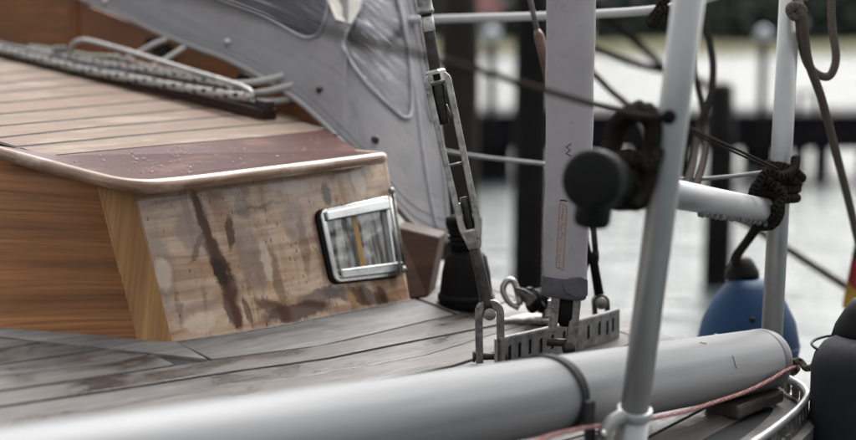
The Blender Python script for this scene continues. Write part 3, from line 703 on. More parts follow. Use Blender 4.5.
def inside(pt, poly):
    x, y = pt; c = False; n = len(poly)
    for i in range(n):
        (x1, y1), (x2, y2) = poly[i], poly[(i + 1) % n]
        if (y1 > y) != (y2 > y) and x < (x2 - x1) * (y - y1) / (y2 - y1) + x1: c = not c
    return c
win1 = [(150, -45), (190, -16), (222, 0), (264, 16), (300, 36), (314, 37), (322, 29), (327, 15), (329, 0), (325, -30), (300, -60), (220, -70)]
win2 = [(362, -20), (357, 10), (345, 38), (346, 54), (368, 86), (392, 110), (404, 118), (411, 110), (409, 60), (402, 20), (393, -15), (385, -60), (370, -60)]
win3 = [(402, -30), (411, 10), (418, 45), (424, 80), (429, 115), (433, 118), (430, 85), (424, 45), (416, 5), (408, -30)]
def dense(poly, n=6):
    out = []
    for (a, b2), (c, d) in zip(poly, poly[1:] + poly[:1]):
        for k in range(n): out.append((a + (c - a) * k / n, b2 + (d - b2) * k / n))
    return out
def smooth_poly(poly):
    pp = [Vector((x, y, 0)) for x, y in poly]; s = spline(pp + [pp[0]], 6)[:-1]; return [(p.x, p.y) for p in s]
wins = [smooth_poly(w_) for w_ in (win1, win2, win3)]
hood = thing('spray_hood', P(448, 241, 2.12), 'grey canvas spray hood with clear vinyl windows over the companionway', 'spray hood')
cls = {0: [], 1: [], 2: [], 3: []}
for f in HF:
    c = sum((HV[i] for i in f), Vector()) / 4; xy = proj(c); k = 0
    for wi, w_ in enumerate(wins):
        if inside(xy, w_): k = wi + 1
    cls[k].append(f)
huv = [((i % ns) * .012, (i // ns) * .012) for i in range(len(HV))]
def submesh(name, faces, mat, parent, **kw):
    idx = {}; V, F, T = [], [], []
    for f in faces:
        g = []
        for i in f:
            if i not in idx: idx[i] = len(V); V.append(HV[i]); T.append(huv[i])
            g.append(idx[i])
        F.append(g)
    return mesh(name, V, F, mat, parent, smooth=True, uvs=T, **kw)
canvas = submesh('canvas', cls[0], M['canvas'], hood)
for k in (1, 2, 3):
    if not cls[k]: continue
    wo = submesh('window', cls[k], M['vinyl'], hood)
    path = []
    for x, y in wins[k - 1]:
        p, nn = hit(HB, x, y)
        if p is not None: path.append(p + nn * .001)
    if len(path) > 3: tube('window_binding', path, .0030 if k < 3 else .0025, M['binding'], wo, 8, closed=False)
tube('hem', bs, .0042, M['bindingdark'], hood, 8)
tube('aft_hem', [grid[j][-1] for j in range(nT + 1)], .0042, M['binding'], hood, 8)
seam_path = [hit(HB, x, y)[0] for x, y in ((395, -30), (403, 20), (410, 60), (416, 100), (422, 150), (430, 200), (436, 228))]
tube('seam', spline([p for p in seam_path if p], 6), .0035, M['binding'], hood, 6)
pp = [hit(HB, x, y) for x, y in ((334, -30), (330, 2), (338, 22), (352, 27), (360, 12), (364, -10), (360, -30))]
pp = [p + nn * .006 for p, nn in pp if p is not None]
if len(pp) > 3: mesh('patch', pp, [list(range(len(pp)))], M['cream'], hood, solid=.002)
for (x, y, m_) in ((105, 2, 'steel'), (228, 43, 'steel'), (320, 90, 'darkmetal'), (375, 140, 'darkmetal'), (446, 238, 'darkmetal')):
    p, nn = hit(HB, x, y)
    if p is None: continue
    lathe('snap_stud', p - nn * .001, nn, [(0, .0062), (.002, .0062), (.004, .005), (.0065, .0038), (.008, .0015)], M[m_], hood, 14)
# hoop tube of the hood inside
tube('hoop', spline([grid[int(nT * .92)][i] - U3 * -.01 for i in range(0, ns, 8)], 4), .011, M['steel'], hood, 10)

# coaming under the hood's corner, winch, block
cm = [deckP(409, 300), deckP(428, 297)]; ctop = [P(396, 226, (cm[0] - CAM).dot(FW) + .03), P(440, 237, (cm[1] - CAM).dot(FW) + .04)]
v_, f_ = strip_geo(ctop, cm, U3 * .05 - V3 * .03); tag(mesh('coaming', v_, f_, wood('dark_coaming_wood', (.03, .013, .008), (.065, .028, .015), (.10, .045, .025), 10, 150, .5, spec=.15), bevel=.003, uvax=(V3, Z3)), 'dark brown wooden cockpit coaming under the lower corner of the spray hood', 'coaming')
wb = deckP(466, 306); wd = (wb - CAM).dot(FW); mm = wd / FPX * .86
wt = thing('deck_winch', wb, 'black covered winch on deck behind the turnbuckle', 'winch')
lathe('winch_base', wb, Z3, [(0, 31 * mm), (6 * mm, 32 * mm), (40 * mm, 28 * mm), (58 * mm, 24 * mm), (66 * mm, 16 * mm)], M['black'], wt, 28)
lathe('winch_drum', wb + Z3 * 66 * mm - RT * 3 * mm, Z3, [(0, 15 * mm), (8 * mm, 15 * mm), (20 * mm, 16 * mm), (26 * mm, 20 * mm), (29 * mm, 20 * mm)], M['rubber'], wt, 28)
for k in range(3): lathe('drum_ring', wb + Z3 * (72 + 6 * k) * mm - RT * 3 * mm, Z3, [(0, 17 * mm), (1 * mm, 18.4 * mm), (3 * mm, 18.4 * mm), (4 * mm, 17 * mm)], M['rubber'], wt, 24)
lathe('skirt_band', wb + Z3 * 8 * mm, Z3, [(0, 32.2 * mm), (1 * mm, 33.4 * mm), (6 * mm, 33.2 * mm), (7 * mm, 31.8 * mm)], M['rubber'], wt, 28)
lathe('winch_cap', wb + Z3 * 95 * mm - RT * 3 * mm, Z3, [(0, 21 * mm), (8 * mm, 21 * mm), (12 * mm, 12 * mm), (14 * mm, 4 * mm)], M['black'], wt, 28)
bb = deckP(536, 322); bd = (bb - CAM).dot(FW); mm = bd / FPX
bk = thing('deck_block', bb, 'grey metal deck block with shackle beside the sleeved shroud', 'block')
box('base_plate', bb + Z3 * .004, (26 * mm, 0, 0), U3 * .03, Z3 * .004, M['dullsteel'], bk, bevel=.002)
axl = (RT * .8 + FW * .5).normalized()
for k in (-1, 1):
    cc_ = bb + Z3 * 22 * mm + axl * k * 7 * mm; a1 = (Z3 * .6 - RT * .8).normalized()
    ol = [cc_ + a1 * (21 * mm * math.cos(a)) + axl.cross(a1) * (13 * mm * math.sin(a)) for a in [2 * PI * q_ / 20 for q_ in range(20)]]
    prism('cheek', ol, axl * 2 * mm, M['dullsteel'], bk, bevel=.001)
lathe('sheave', bb + Z3 * 22 * mm - axl * 5 * mm, axl, [(0, 13 * mm), (3 * mm, 10 * mm), (7 * mm, 10 * mm), (10 * mm, 13 * mm)], M['black'], bk, 20)
tube('shackle', spline([P(520, 305, bd), P(517, 290, bd), P(513, 281, bd), P(507, 281, bd), P(503, 290, bd), P(509, 302, bd), P(519, 308, bd)], 5), 3.2 * mm, M['steel'], bk, 8)
tube('spring', [bb + Z3 * (2 + i * .5) * mm + RT * (12 + 6 * math.cos(i * 1.1)) * mm + FW * 6 * math.sin(i * 1.1) * mm for i in range(44)], 1.6 * mm, M['steel'], bk, 6)

# ------------------------------------------------------------------ traveller, ropes, guard bar on the roof
trp = [tr_r, tr_l, (tr_l[0] + (tr_l[0] - tr_r[0]) * .3, tr_l[1] + (tr_l[1] - tr_r[1]) * .3)]
tl = thing('traveller_track', BR(*tr_r), 'dark traveller track running across the teak cabin roof', 'track')
A_ = BR(*trp[0]); B_ = BR(*trp[2]); dv_ = (B_ - A_).normalized(); sd_ = U3
mb = MB(); v_, f_ = box_geo((A_ + B_) / 2 + Z3 * .008, (B_ - A_) / 2, sd_ * .014, Z3 * .008); mb.add(v_, f_)
mb.build('base_bar', wood('dark_track_wood', (.02, .009, .006), (.045, .02, .012), (.07, .034, .02), 10, 150, .5, spec=.2), tl, uvax=(V3, Z3), bevel=.002)
box('track_rail', (A_ + B_) / 2 + Z3 * .0195, (B_ - A_) / 2 * .998, sd_ * .008, Z3 * .0035, M['darkmetal'], tl, bevel=.001)
box('end_stop', A_ + Z3 * .022 + dv_ * .012, dv_ * .012, sd_ * .010, Z3 * .006, M['darkmetal'], tl, bevel=.002)
trk = [(u - .022, v) for u, v in trp]; trb = [(u + .03, v) for u, v in trp]; trm = [(u + .008, v) for u, v in trp]
def rp_(pts, plan): return spline([on_plan(x, y, plan) for x, y in pts], 8)
tag(tube('flecked_rope', rp_([(-60, 32), (0, 49), (40, 59), (90, 71), (140, 80), (190, 89), (225, 94.5), (247, 97)], trk), .0068, M['rope_white'], seg=12), 'thick white rope with navy flecks lying along the traveller track', 'rope', 'ropes on the cabin roof')
tag(tube('flecked_rope', rp_([(-60, 29), (0, 45), (60, 56), (110, 65), (150, 71), (190, 78), (222, 84), (238, 92)], trm), .0055, M['rope_white'], seg=10), 'thinner navy flecked rope behind the thick one on the traveller', 'rope', 'ropes on the cabin roof')
tag(tube('green_flecked_rope', rp_([(30, 47), (60, 51), (90, 56), (118, 57), (110, 62), (75, 58), (40, 53)], trb), .0045, M['rope_green'], seg=8), 'white rope with green flecks bunched under the steel guard bar', 'rope', 'ropes on the cabin roof')
tag(tube('red_flecked_rope', rp_([(80, 57), (105, 61), (130, 67), (137, 63), (128, 60), (150, 67), (185, 74), (210, 82)], trb), .0042, M['rope_red'], seg=8), 'white rope with red flecks lying beneath the steel guard bar', 'rope', 'ropes on the cabin roof')
gb = thing('guard_bar', BR(*UV(on_plan(85, 60, trb))), 'bent stainless steel guard bar standing over the ropes on the roof', 'bar')
tube('bar', spline([on_plan(x, y, trm) for x, y in ((70, 54), (72, 46), (79, 41), (90, 41), (130, 52), (180, 67.5), (230, 82.5), (245, 88), (252, 94), (252, 106))], 6), .0042, M['steel'], gb, 10)
for x, y in ((252, 108), (66, 56)):
    p = on_plan(x, y, trm); lathe('foot', p - Z3 * .006, Z3, [(0, .010), (.004, .010), (.008, .005)], M['dullsteel'], gb, 12)
p = on_plan(60, 49, trm); box('clip', p, V3 * .014, U3 * .006, Z3 * .005, M['dullsteel'], gb, bevel=.002)
for (pts, lab) in (([(236, 99), (255, 101), (280, 101), (302, 96), (312, 92)], 'off-white rope tail nearest the roof edge leading under the spray hood'),
                   ([(238, 93), (258, 93), (280, 89), (298, 84)], 'off-white rope tail, middle one of those leading under the spray hood'),
                   ([(232, 84), (250, 83), (268, 80), (284, 76)], 'off-white rope tail nearest the black fairlead leading under the spray hood')):
    q_ = [on_plan(x, y, trb if i < 2 else [(u + .02 * (i - 1), v) for u, v in trb]) for i, (x, y) in enumerate(pts)]
    tag(tube('rope_tail', spline(q_, 6), .0052, M['rope_plain'], seg=10), lab, 'rope', 'rope tails under the hood')
for (pts, lab) in (([(120, 62), (140, 52), (155, 44), (166, 40)], 'pale rope going into the long black fairlead'), ([(150, 68), (165, 60), (176, 53), (184, 48)], 'second pale rope going into the long black fairlead')):
    q_ = [on_plan(x, y, [(u + .02 * i, v) for u, v in trb]) for i, (x, y) in enumerate(pts)]
    tag(tube('rope_tail', spline(q_, 6), .0045, M['rope_plain'], seg=8), lab, 'rope', 'rope tails under the hood')

# ------------------------------------------------------------------ big pole on deck + strap
PA, PB = P(-60, 495, .91), P(757, 361, 1.70); pax = (PB - PA).normalized(); PRAD = .0375
sp = thing('spinnaker_pole', PA, 'thick pale aluminium pole lying along the deck edge in the foreground', 'pole')
Lp = (PB - PA).length
lathe('tube', PA - pax * .2, pax, [(0, PRAD), (.2, PRAD), (Lp + .2, PRAD)], M['pole'], sp, 64)
lathe('end_cap', PB, pax, [(0, PRAD * 1.0), (.004, PRAD * 1.012), (.012, PRAD * 1.012), (.020, PRAD * .97), (.026, PRAD * .86), (.029, PRAD * .6)], M['pole'], sp, 48)
def on_axis(px):
    best = min((abs(proj(lerp(PA, PB, k / 400))[0] - px), k) for k in range(401)); return lerp(PA, PB, best[1] / 400)
c = on_axis(547); up_ = (Z3 - pax * Z3.dot(pax)).normalized(); sdv = pax.cross(up_)
if sdv.dot(CAM - c) < 0: sdv = -sdv
st = thing('strap', c - Z3 * .045, 'black webbing strap tied round the pale foreground pole', 'strap')
V, F = [], []; n = 48
for k in range(n):
    a = 2 * PI * k / n; dr = up_ * math.cos(a) + sdv * math.sin(a); sk = pax * (.010 * math.sin(a))
    for (w_, h_) in ((-.0055, .0006), (.0055, .0006), (.0055, .0026), (-.0055, .0026)): V.append(c + dr * (PRAD + h_) + pax * w_ + sk)
for k in range(n):
    for q_ in range(4): F.append([k * 4 + q_, k * 4 + (q_ + 1) % 4, ((k + 1) % n) * 4 + (q_ + 1) % 4, ((k + 1) % n) * 4 + q_])
mesh('loop', V, F, M['strap'], st)
p = c + sdv * (PRAD + .004) + pax * .011 - up_ * .006
tailp = [p, p - Z3 * .02 + sdv * .002, p - Z3 * .045 + sdv * .003 + pax * .002, p - Z3 * .07 - sdv * .002 + pax * .004]
V, F = [], []
for i, q_ in enumerate(tailp):
    for (w_, h_) in ((-.0075, -.0015), (.0075, -.0015), (.0075, .0015), (-.0075, .0015)): V.append(q_ + pax * w_ + sdv * h_)
for i in range(3):
    for q_ in range(4): F.append([i * 4 + q_, i * 4 + (q_ + 1) % 4, (i + 1) * 4 + (q_ + 1) % 4, (i + 1) * 4 + q_])
F += [[3, 2, 1, 0], [12, 13, 14, 15]]
mesh('tail', V, F, M['strap'], st); box('knot', p - up_ * .002 + sdv * .001, pax * .008, up_ * .009, sdv * .003, M['strap'], st, bevel=.002)

# ------------------------------------------------------------------ stanchions, lifelines
sb_ = BD(1.20, -.775, 0)
s_lo, s_hi = P(629, 452, 1.40), P(689, -3, 1.24); sdir = (s_hi - s_lo).normalized()
base = s_lo - sdir * ((s_lo.z - deck_z(*UV(s_lo)) - .004) / sdir.z)
s1 = thing('stanchion', base, 'near grey metal stanchion leaning in front of the pale deck pole', 'stanchion', 'stanchions at the deck edge')
ax_l = (s_hi - base).length
lathe('tube', base + sdir * .02, sdir, [(0, .0140), (ax_l * 1.25, .0140)], M['stan'], s1, 32)
def on_line(a, b2, py):
    best = min((abs(proj(lerp(a, b2, k / 500))[1] - py), k) for k in range(501)); return lerp(a, b2, best[1] / 500)
cl = on_line(base, s_hi, 411)
lathe('collar', cl - sdir * .006, sdir, [(0, .0165), (.001, .0175), (.009, .0175), (.010, .0165)], M['stan'], s1, 28)
lathe('socket', base, sdir, [(0, .021), (.004, .0165), ((cl - base).length - .004, .0155)], M['stan'], s1, 28)
lathe('base_flange', base, DECK_N, [(0, .034), (.004, .034), (.006, .030)], M['stan'], s1, 28)
br0 = cl - sdir * .002 - RT * .012; tube('brace', spline([br0 - FW * .01, br0 - RT * .012 - Z3 * .008 - FW * .012, br0 - RT * .020 - Z3 * .024 - FW * .012, br0 - RT * .024 - Z3 * .05 - FW * .01], 6), .007, M['stan'], s1, 12)
lathe('brace_bolt', br0 - RT * .020 - Z3 * .018 - FW * .018, -FW, [(0, .0045), (.006, .0045), (.008, .002)], M['steel'], s1, 10)
eye = on_line(base, s_hi, 117); ep = P(669, 117, (eye - CAM).dot(FW) - .014)
lathe('eye_bush', ep + FW * .006, -FW, [(0, .006), (.004, .0068), (.009, .0062), (.012, .003)], M['black'], s1, 16)
r_lo, r_hi = BD(1.598, -.836), P(792, -40, 1.80)
s2 = thing('stanchion', r_lo, 'far grey stanchion at the stern corner beside the blue fender', 'stanchion', 'stanchions at the deck edge')
rd = (r_hi - r_lo).normalized(); lathe('tube', r_lo + rd * .015, rd, [(0, .0132), ((r_hi - r_lo).length * 1.1, .0132)], M['stan'], s2, 28)
lathe('socket', r_lo, rd, [(0, .022), (.004, .0175), (.05, .0165)], M['stan'], s2, 24); lathe('base_flange', r_lo, DECK_N, [(0, .034), (.004, .034), (.006, .03)], M['stan'], s2, 24)
ed = (eye - CAM).dot(FW)
tag(tube('upper_lifeline', spline([P(150, -20, .66), P(230, 3, .74), P(300, 23, .82), P(409, 52, .95), P(470, 68, 1.03), P(550, 92, 1.13), P(618, 111, 1.22), P(655, 117, ed - .01), P(669, 117, ed - .016)], 8), .0026, M['wire'], seg=10), 'thin wire lifeline running from upper left to the near stanchion', 'lifeline')
tag(tube('lifeline_pair', spline([P(669, 118, ed - .014), P(700, 133, 1.40), P(740, 151, 1.58), P(778, 169, 1.755)], 6), .0017, M['wire'], seg=8), 'upper of two thin wires between the stanchions', 'lifeline', 'thin wires between the stanchions')
tag(tube('lifeline_pair', spline([P(671, 121, ed - .012), P(700, 137, 1.41), P(740, 154.5, 1.58), P(777, 171, 1.755)], 6), .0014, M['wire'], seg=8), 'lower of two thin wires between the stanchions', 'lifeline', 'thin wires between the stanchions')
tag(tube('white_lifeline', spline([P(380, 22, 2.3), P(430, 19.5, 2.2), P(548, 16, 2.06), P(650, 10.5, 1.94), P(705, -1, 1.87), P(795, -34, 1.80)], 8), .0062, M['white_line'], seg=10), 'white coated line crossing the top behind the grey sleeve', 'lifeline')
tag(tube('lower_lifeline', spline([P(400, 143, 2.25), P(475, 156, 2.15), P(545, 164, 2.03), P(620, 174, 1.95), P(685, 179, 1.88), P(730, 176.5, 1.82), P(772, 171, 1.765)], 8), .0026, plain('greyed_line', (.27, .27, .27), .6), seg=8), 'thin sagging white line at mid height ending at the far stanchion', 'lifeline')
tag(tube('line_knot', spline([P(678, -8, 1.9), P(664, 2, 1.9), P(657, 12, 1.92), P(650, 20, 1.92), P(654, 24, 1.91), P(660, 12, 1.90), P(667, 10, 1.9), P(671, 20, 1.9)], 6), .0062, M['rope_black'], seg=8), 'black cord end knotted on the white line near the top of the near stanchion', 'cord')

# ------------------------------------------------------------------ boathook pole with black end, lashings
b0, b1 = P(604, 182, 1.268), P(768, 211, 1.79); bax = (b1 - b0).normalized()
bh = thing('boathook', b0, 'pale pole with fat black rubber end lashed across the stanchions', 'pole')
lathe('tube', b0, bax, [(0, .0150), ((b1 - b0).length, .0150)], M['alu'], bh, 32)
e_ = P(588, 179.3, 1.235)
hd = P(591, 179.5, 1.235)
lathe('rubber_end', hd - bax * .004, bax, [(-.002, .006), (-.001, .020), (.0, .0235), (.002, .0262), (.005, .0272), (.020, .0272), (.0215, .0258), (.0235, .0258), (.025, .0272), (.0265, .0235), (.0275, .0212), (.034, .0212), (.035, .0232), (.0375, .0232), (.0385, .0212), (.044, .0212), (.045, .0228), (.050, .0225), (.052, .0190), (.064, .0175)], M['rubber'], bh, 40)
lathe('latch_knob', P(594, 203, 1.262), -Z3 - RT * .1, [(0, .013), (.006, .0165), (.016, .0165), (.021, .0135), (.023, .006)], M['rubber'], bh, 24)
lathe('end_ring', b1 - bax * .004, bax, [(0, .0155), (.006, .0165), (.012, .0155)], M['rubber'], bh, 24)
mb = MB(); dn = (-Z3 + bax * Z3.dot(bax)).normalized()
for i in range(70):
    f = .49 + .47 * (i + random.random()) / 70; p = lerp(b0, b1, f) + dn * (.0148 + random.uniform(0, .002)) + bax.cross(dn) * random.uniform(-.005, .004); r = random.uniform(.0014, .0034)
    v_, f_, t_ = lathe_geo(p - dn * r, dn, [(0, r * .4), (r * .5, r), (r * 1.3, r * .95), (r * 2.2, r * .4)], 6); mb.add(v_, f_)
o = mb.build('ragged_underside', plain('flaking_grey_crust', (.16, .16, .16), .4, vary=.6, scale=200), bh, smooth=True); o['kind'] = 'stuff'
def coil(name, c, ax, r, turns, pitch, rr, mat, parent=None, wob=.15, n=16, squash=1.0, ph=0):
    ax = ax.normalized(); a = ax.orthogonal().normalized(); b2 = ax.cross(a); pts = []
    for k in range(int(turns * n) + 1):
        an = 2 * PI * k / n + ph; q_ = r * (1 + wob * math.sin(3 * an + turns))
        pts.append(c + a * q_ * math.cos(an) + b2 * q_ * squash * math.sin(an) + ax * pitch * k / n)
    return pts
d0 = 1.30
lash = thing('lashing', P(640, 205, d0), 'thick black rope lashing round the black pole end beside the near stanchion', 'rope', 'rope lashings')
tube('rope_loop', spline([P(606, 178, 1.30), P(607, 150, 1.33), P(613, 128, 1.33), P(625, 114, 1.31), P(638, 109, 1.29), P(650, 114, 1.275), P(656, 126, 1.275), P(654, 148, 1.28), P(652, 170, 1.285), P(644, 192, 1.285), P(632, 206, 1.275)], 7), .0062, M['rope_black'], lash, 10)
tube('rope_loop', spline([P(612, 170, 1.34), P(616, 144, 1.35), P(626, 124, 1.34), P(640, 116, 1.31), P(649, 124, 1.29), P(648, 146, 1.29), P(649, 168, 1.275), P(655, 160, 1.27), P(658, 150, 1.275)], 7), .0058, M['rope_black'], lash, 10)
tube('rope_loop', spline([P(640, 106, 1.30), P(632, 112, 1.285), P(644, 118, 1.28), P(655, 117, 1.29), P(647, 108, 1.30)], 6), .0060, M['rope_black'], lash, 10)
cc_ = lerp(b0, b1, .10)
tube('rope_turns', coil('t', lerp(b0, b1, .055), bax, .0205, 4.2, .0095, .005, None), .0054, M['rope_black'], lash, 10)
tube('rope_turns', coil('t', lerp(b0, b1, .075), (bax + Z3 * .7).normalized(), .0225, 2.6, .009, .005, None, ph=1.0), .0056, M['rope_black'], lash, 10)
p = eye + (CAM - eye).normalized() * 0
kl = thing('lashing', P(785, 205, 1.77), 'black rope knot binding the pole to the far stanchion', 'rope', 'rope lashings')
c = on_line(r_lo, r_hi, 196)
tube('rope_turns', coil('t', on_line(r_lo, r_hi, 205), rd, .0195, 3.4, .0115, .005, None, wob=.12), .0062, M['rope_black'], kl, 10)
tube('rope_turns', coil('t', on_line(r_lo, r_hi, 182), (rd + RT * .5), .0215, 2.3, .010, .005, None, wob=.2), .0058, M['rope_black'], kl, 10)
tube('rope_turns', coil('t', b1 - bax * .022, bax, .0195, 1.6, .009, .005, None, wob=.05), .0055, M['rope_black'], kl, 10)
tube('rope_end', spline([P(760, 200, 1.77), P(758, 185, 1.75), P(768, 172, 1.745), P(780, 176, 1.745), P(793, 170, 1.76), P(796, 158, 1.77)], 6), .006, M['rope_black'], kl, 10)
tube('rope_end', spline([P(752, 205, 1.77), P(755, 188, 1.775), P(766, 180, 1.77), P(776, 186, 1.745), P(783, 196, 1.745), P(776, 208, 1.745), P(768, 218, 1.755)], 6), .0065, M['rope_black'], kl, 10)

# ------------------------------------------------------------------ shrouds
def turnbuckle(name, pts, d0, d1, sc, label, mats, bar_w=8):
    """pts: image points top stud, body top, body bottom, fork pin"""
    pass
def lerpd(y, y0, y1, da, db): return da + (db - da) * (y - y0) / (y1 - y0)
TD = (deckP(491, 367) - CAM).dot(FW)
def T_(x, y): return P(x, y, TD + (y - 366) * .00010)
mm = TD / FPX
tb = thing('turnbuckle', T_(491, 366), 'open steel turnbuckle with fork on a bare shroud left of the sleeve', 'turnbuckle', 'rigging screws')
S0, S1, S2, S3 = T_(424, 0), T_(436, 74), T_(473, 240), T_(489, 312); ax0 = (S1 - S0).normalized(); ax1 = (S2 - S1).normalized(); ax2 = (S3 - S2).normalized()
tube('shroud_wire', [S0 - (S1 - S0) * 3, S0 + (S1 - S0) * .05], 3.2 * mm, M['wire'], tb, 10)
lathe('swage_terminal', S0 - ax0 * 30 * mm, ax0, [(0, 6 * mm), (24 * mm, 7.2 * mm), (39 * mm, 7.6 * mm), (40.5 * mm, 8.2 * mm), (43 * mm, 8.2 * mm), (44 * mm, 6 * mm)], M['dullsteel'], tb, 20)
lathe('threaded_stud', S0 + ax0 * 13 * mm, ax0, [(0, 5.6 * mm), (20 * mm, 5.8 * mm), (75 * mm, 6.0 * mm), (110 * mm, 5.0 * mm)], M['darkmetal'], tb, 18)
v_, f_, t_ = lathe_geo(S0 + ax0 * 17 * mm, ax0, [(0, 6.4 * mm), (14 * mm, 6.5 * mm)], 20); mesh('tape_label', v_, f_, plain('torn_white_label', (.55, .54, .52), .7, vary=.3, scale=90, dirt=((.06, .055, .05), 150, .5)), tb, smooth=True)
# body: two bars, shaped ends
wv = RT - ax1 * RT.dot(ax1); wv.normalize(); dv2 = ax1.cross(wv).normalized()
def Bp(s, w_, dd=0): return lerp(S1, S2, s) + wv * w_ * mm + dv2 * dd * mm
for k in (-1, 1):
    path = [Bp(.00, k * 5), Bp(.035, k * 9.2), (Bp(.09, k * 10.2)), Bp(.3, k * 10), Bp(.6, k * 9.4), Bp(.86, k * 8.6), Bp(.94, k * 7.2), Bp(1.0, k * 3.5)]
    ws = [5.2, 4.6, 3.7, 3.5, 3.4, 3.6, 4.2, 5.0]; V, F = [], []
    path = spline(path, 4); wsn = [lerp(ws[min(int(i / 4), 7)], ws[min(int(i / 4) + 1, 7)], (i % 4) / 4) for i in range(len(path))]
    for q_, w_ in zip(path, wsn):
        for (a, b2) in ((-1, -1), (1, -1), (1, 1), (-1, 1)): V.append(q_ + wv * a * w_ * mm * .9 + dv2 * b2 * 6.2 * mm)
    for i in range(len(path) - 1):
        for q_ in range(4): F.append([i * 4 + q_, i * 4 + (q_ + 1) % 4, (i + 1) * 4 + (q_ + 1) % 4, (i + 1) * 4 + q_])
    F += [[3, 2, 1, 0], [len(V) - 4 + i for i in range(4)]]
    mesh('body_bar', V, F, M['bodysteel'], tb, bevel=.0012, smooth=False)
for (s0, s1, w0, w1) in ((-.03, .055, 7.5, 10), (.93, 1.03, 8, 6)):
    pass
lathe('body_head', Bp(-.025, 0), ax1, [(0, 8.6 * mm), (2 * mm, 10.5 * mm), (12 * mm, 11.2 * mm), (15 * mm, 8 * mm)], M['bodysteel'], tb, 6, smooth=False)
lathe('body_foot', Bp(.93, 0), ax1, [(0, 7.5 * mm), (2 * mm, 9.6 * mm), (14 * mm, 8.4 * mm), (20 * mm, 6.8 * mm)], M['bodysteel'], tb, 6, smooth=False)
box('inset', Bp(.02, 0, 0) - dv2 * math.copysign(1, dv2.dot(FW)) * 10.4 * mm, wv * 3.6 * mm, ax1 * 3.2 * mm, dv2 * .6 * mm, M['black'], tb)
tube('cross_pin', [Bp(.54, -11), Bp(.54, 11)], 1.3 * mm, M['dullsteel'], tb, 8)
tube('split_pin', spline([Bp(.16, -3), Bp(.20, -1, -3), Bp(.24, 1, -4), Bp(.22, 4, -4), Bp(.19, 3, -4), Bp(.27, 6, -4)], 5), 1.2 * mm, M['steel'], tb, 6)
tube('split_pin', spline([Bp(.12, -5), Bp(.17, -4, -3), Bp(.21, -3, -4)], 5), 1.3 * mm, M['steel'], tb, 6)
lathe('lower_thread', Bp(.74, 0), ax1, [(0, 4 * mm), (6 * mm, 4.6 * mm), (40 * mm, 4.6 * mm)], M['darkmetal'], tb, 14)
box('locknut', Bp(.80, -3, -3), wv * 4 * mm, ax1 * 5 * mm, dv2 * 4 * mm, M['steel'], tb, bevel=.001)
tube('split_pin', spline([Bp(.82, 6, -6), Bp(.86, 10, -7), Bp(.90, 9, -7), Bp(.87, 6, -7)], 5), 1.3 * mm, M['steel'], tb, 6)
lathe('lower_stud', S2 + ax2 * 2 * mm, ax2, [(0, 5.8 * mm), (30 * mm, 6.0 * mm), (55 * mm, 6.4 * mm), (62 * mm, 7.5 * mm), (70 * mm, 8 * mm)], M['darkmetal'], tb, 18)
def fork(parent, c, w_, leg, mat, mm, pin=True, lean=0.0, thick=7.5):
    """inverted U toggle: c = pin centre; legs hang down"""
    dn = (-Z3 + RT * lean).normalized(); rt = (RT - dn * RT.dot(dn)).normalized(); fd = rt.cross(dn).normalized()
    ow, iw = w_, w_ - thick
    o_, i_ = [], []
    for k in range(13):
        a = PI * k / 12; o_.append(c + rt * ow * mm * math.cos(a) - dn * ow * mm * math.sin(a) * 1.0); i_.append(c + rt * iw * mm * math.cos(a) - dn * iw * mm * .75 * math.sin(a))
    o_ = [c + rt * ow * mm + dn * leg * mm] + o_ + [c - rt * ow * mm + dn * leg * mm]; i_ = [c + rt * iw * mm + dn * leg * mm] + i_ + [c - rt * iw * mm + dn * leg * mm]
    hf = fd * 6 * mm
    v_, f_ = strip_geo([q_ - hf for q_ in o_], [q_ - hf for q_ in i_], hf * 2); mesh('fork', v_, f_, mat, parent, bevel=.0012)
    if pin:
        sgn = -1 if fd.dot(FW) > 0 else 1
        lathe('toggle_eye', c - fd * 5.5 * mm, fd, [(0, iw * .86 * mm), (11 * mm, iw * .86 * mm)], M['darkmetal'], parent, 20)
        lathe('clevis_pin', c + fd * sgn * 5 * mm, fd * sgn, [(0, 6.2 * mm), (3.2 * mm, 6.2 * mm), (4.0 * mm, 5.2 * mm)], M['dullsteel'], parent, 20)
        q0 = c + dn * (leg - 6) * mm
        tube('clevis_pin', [q0 - rt * (ow + 2.5) * mm, q0 + rt * (ow + 2.5) * mm], 3.6 * mm, M['darkmetal'], parent, 12)
        lathe('pin_head', q0 - rt * (ow + 3) * mm, rt, [(0, 5.5 * mm), (2.5 * mm, 5.5 * mm)], M['darkmetal'], parent, 14)
        lathe('pin_head', q0 + rt * (ow + .5) * mm, rt, [(0, 5.5 * mm), (2.5 * mm, 5.5 * mm)], M['darkmetal'], parent, 14)
    return dn
fork(tb, T_(489.5, 313), 14.5, 50, M['dullsteel'], mm, lean=.02)
box('chainplate_tang', T_(495.5, 355) - Z3 * .004, RT * 1.6 * mm, FW * .012, Z3 * .024, M['chrome'], tb)

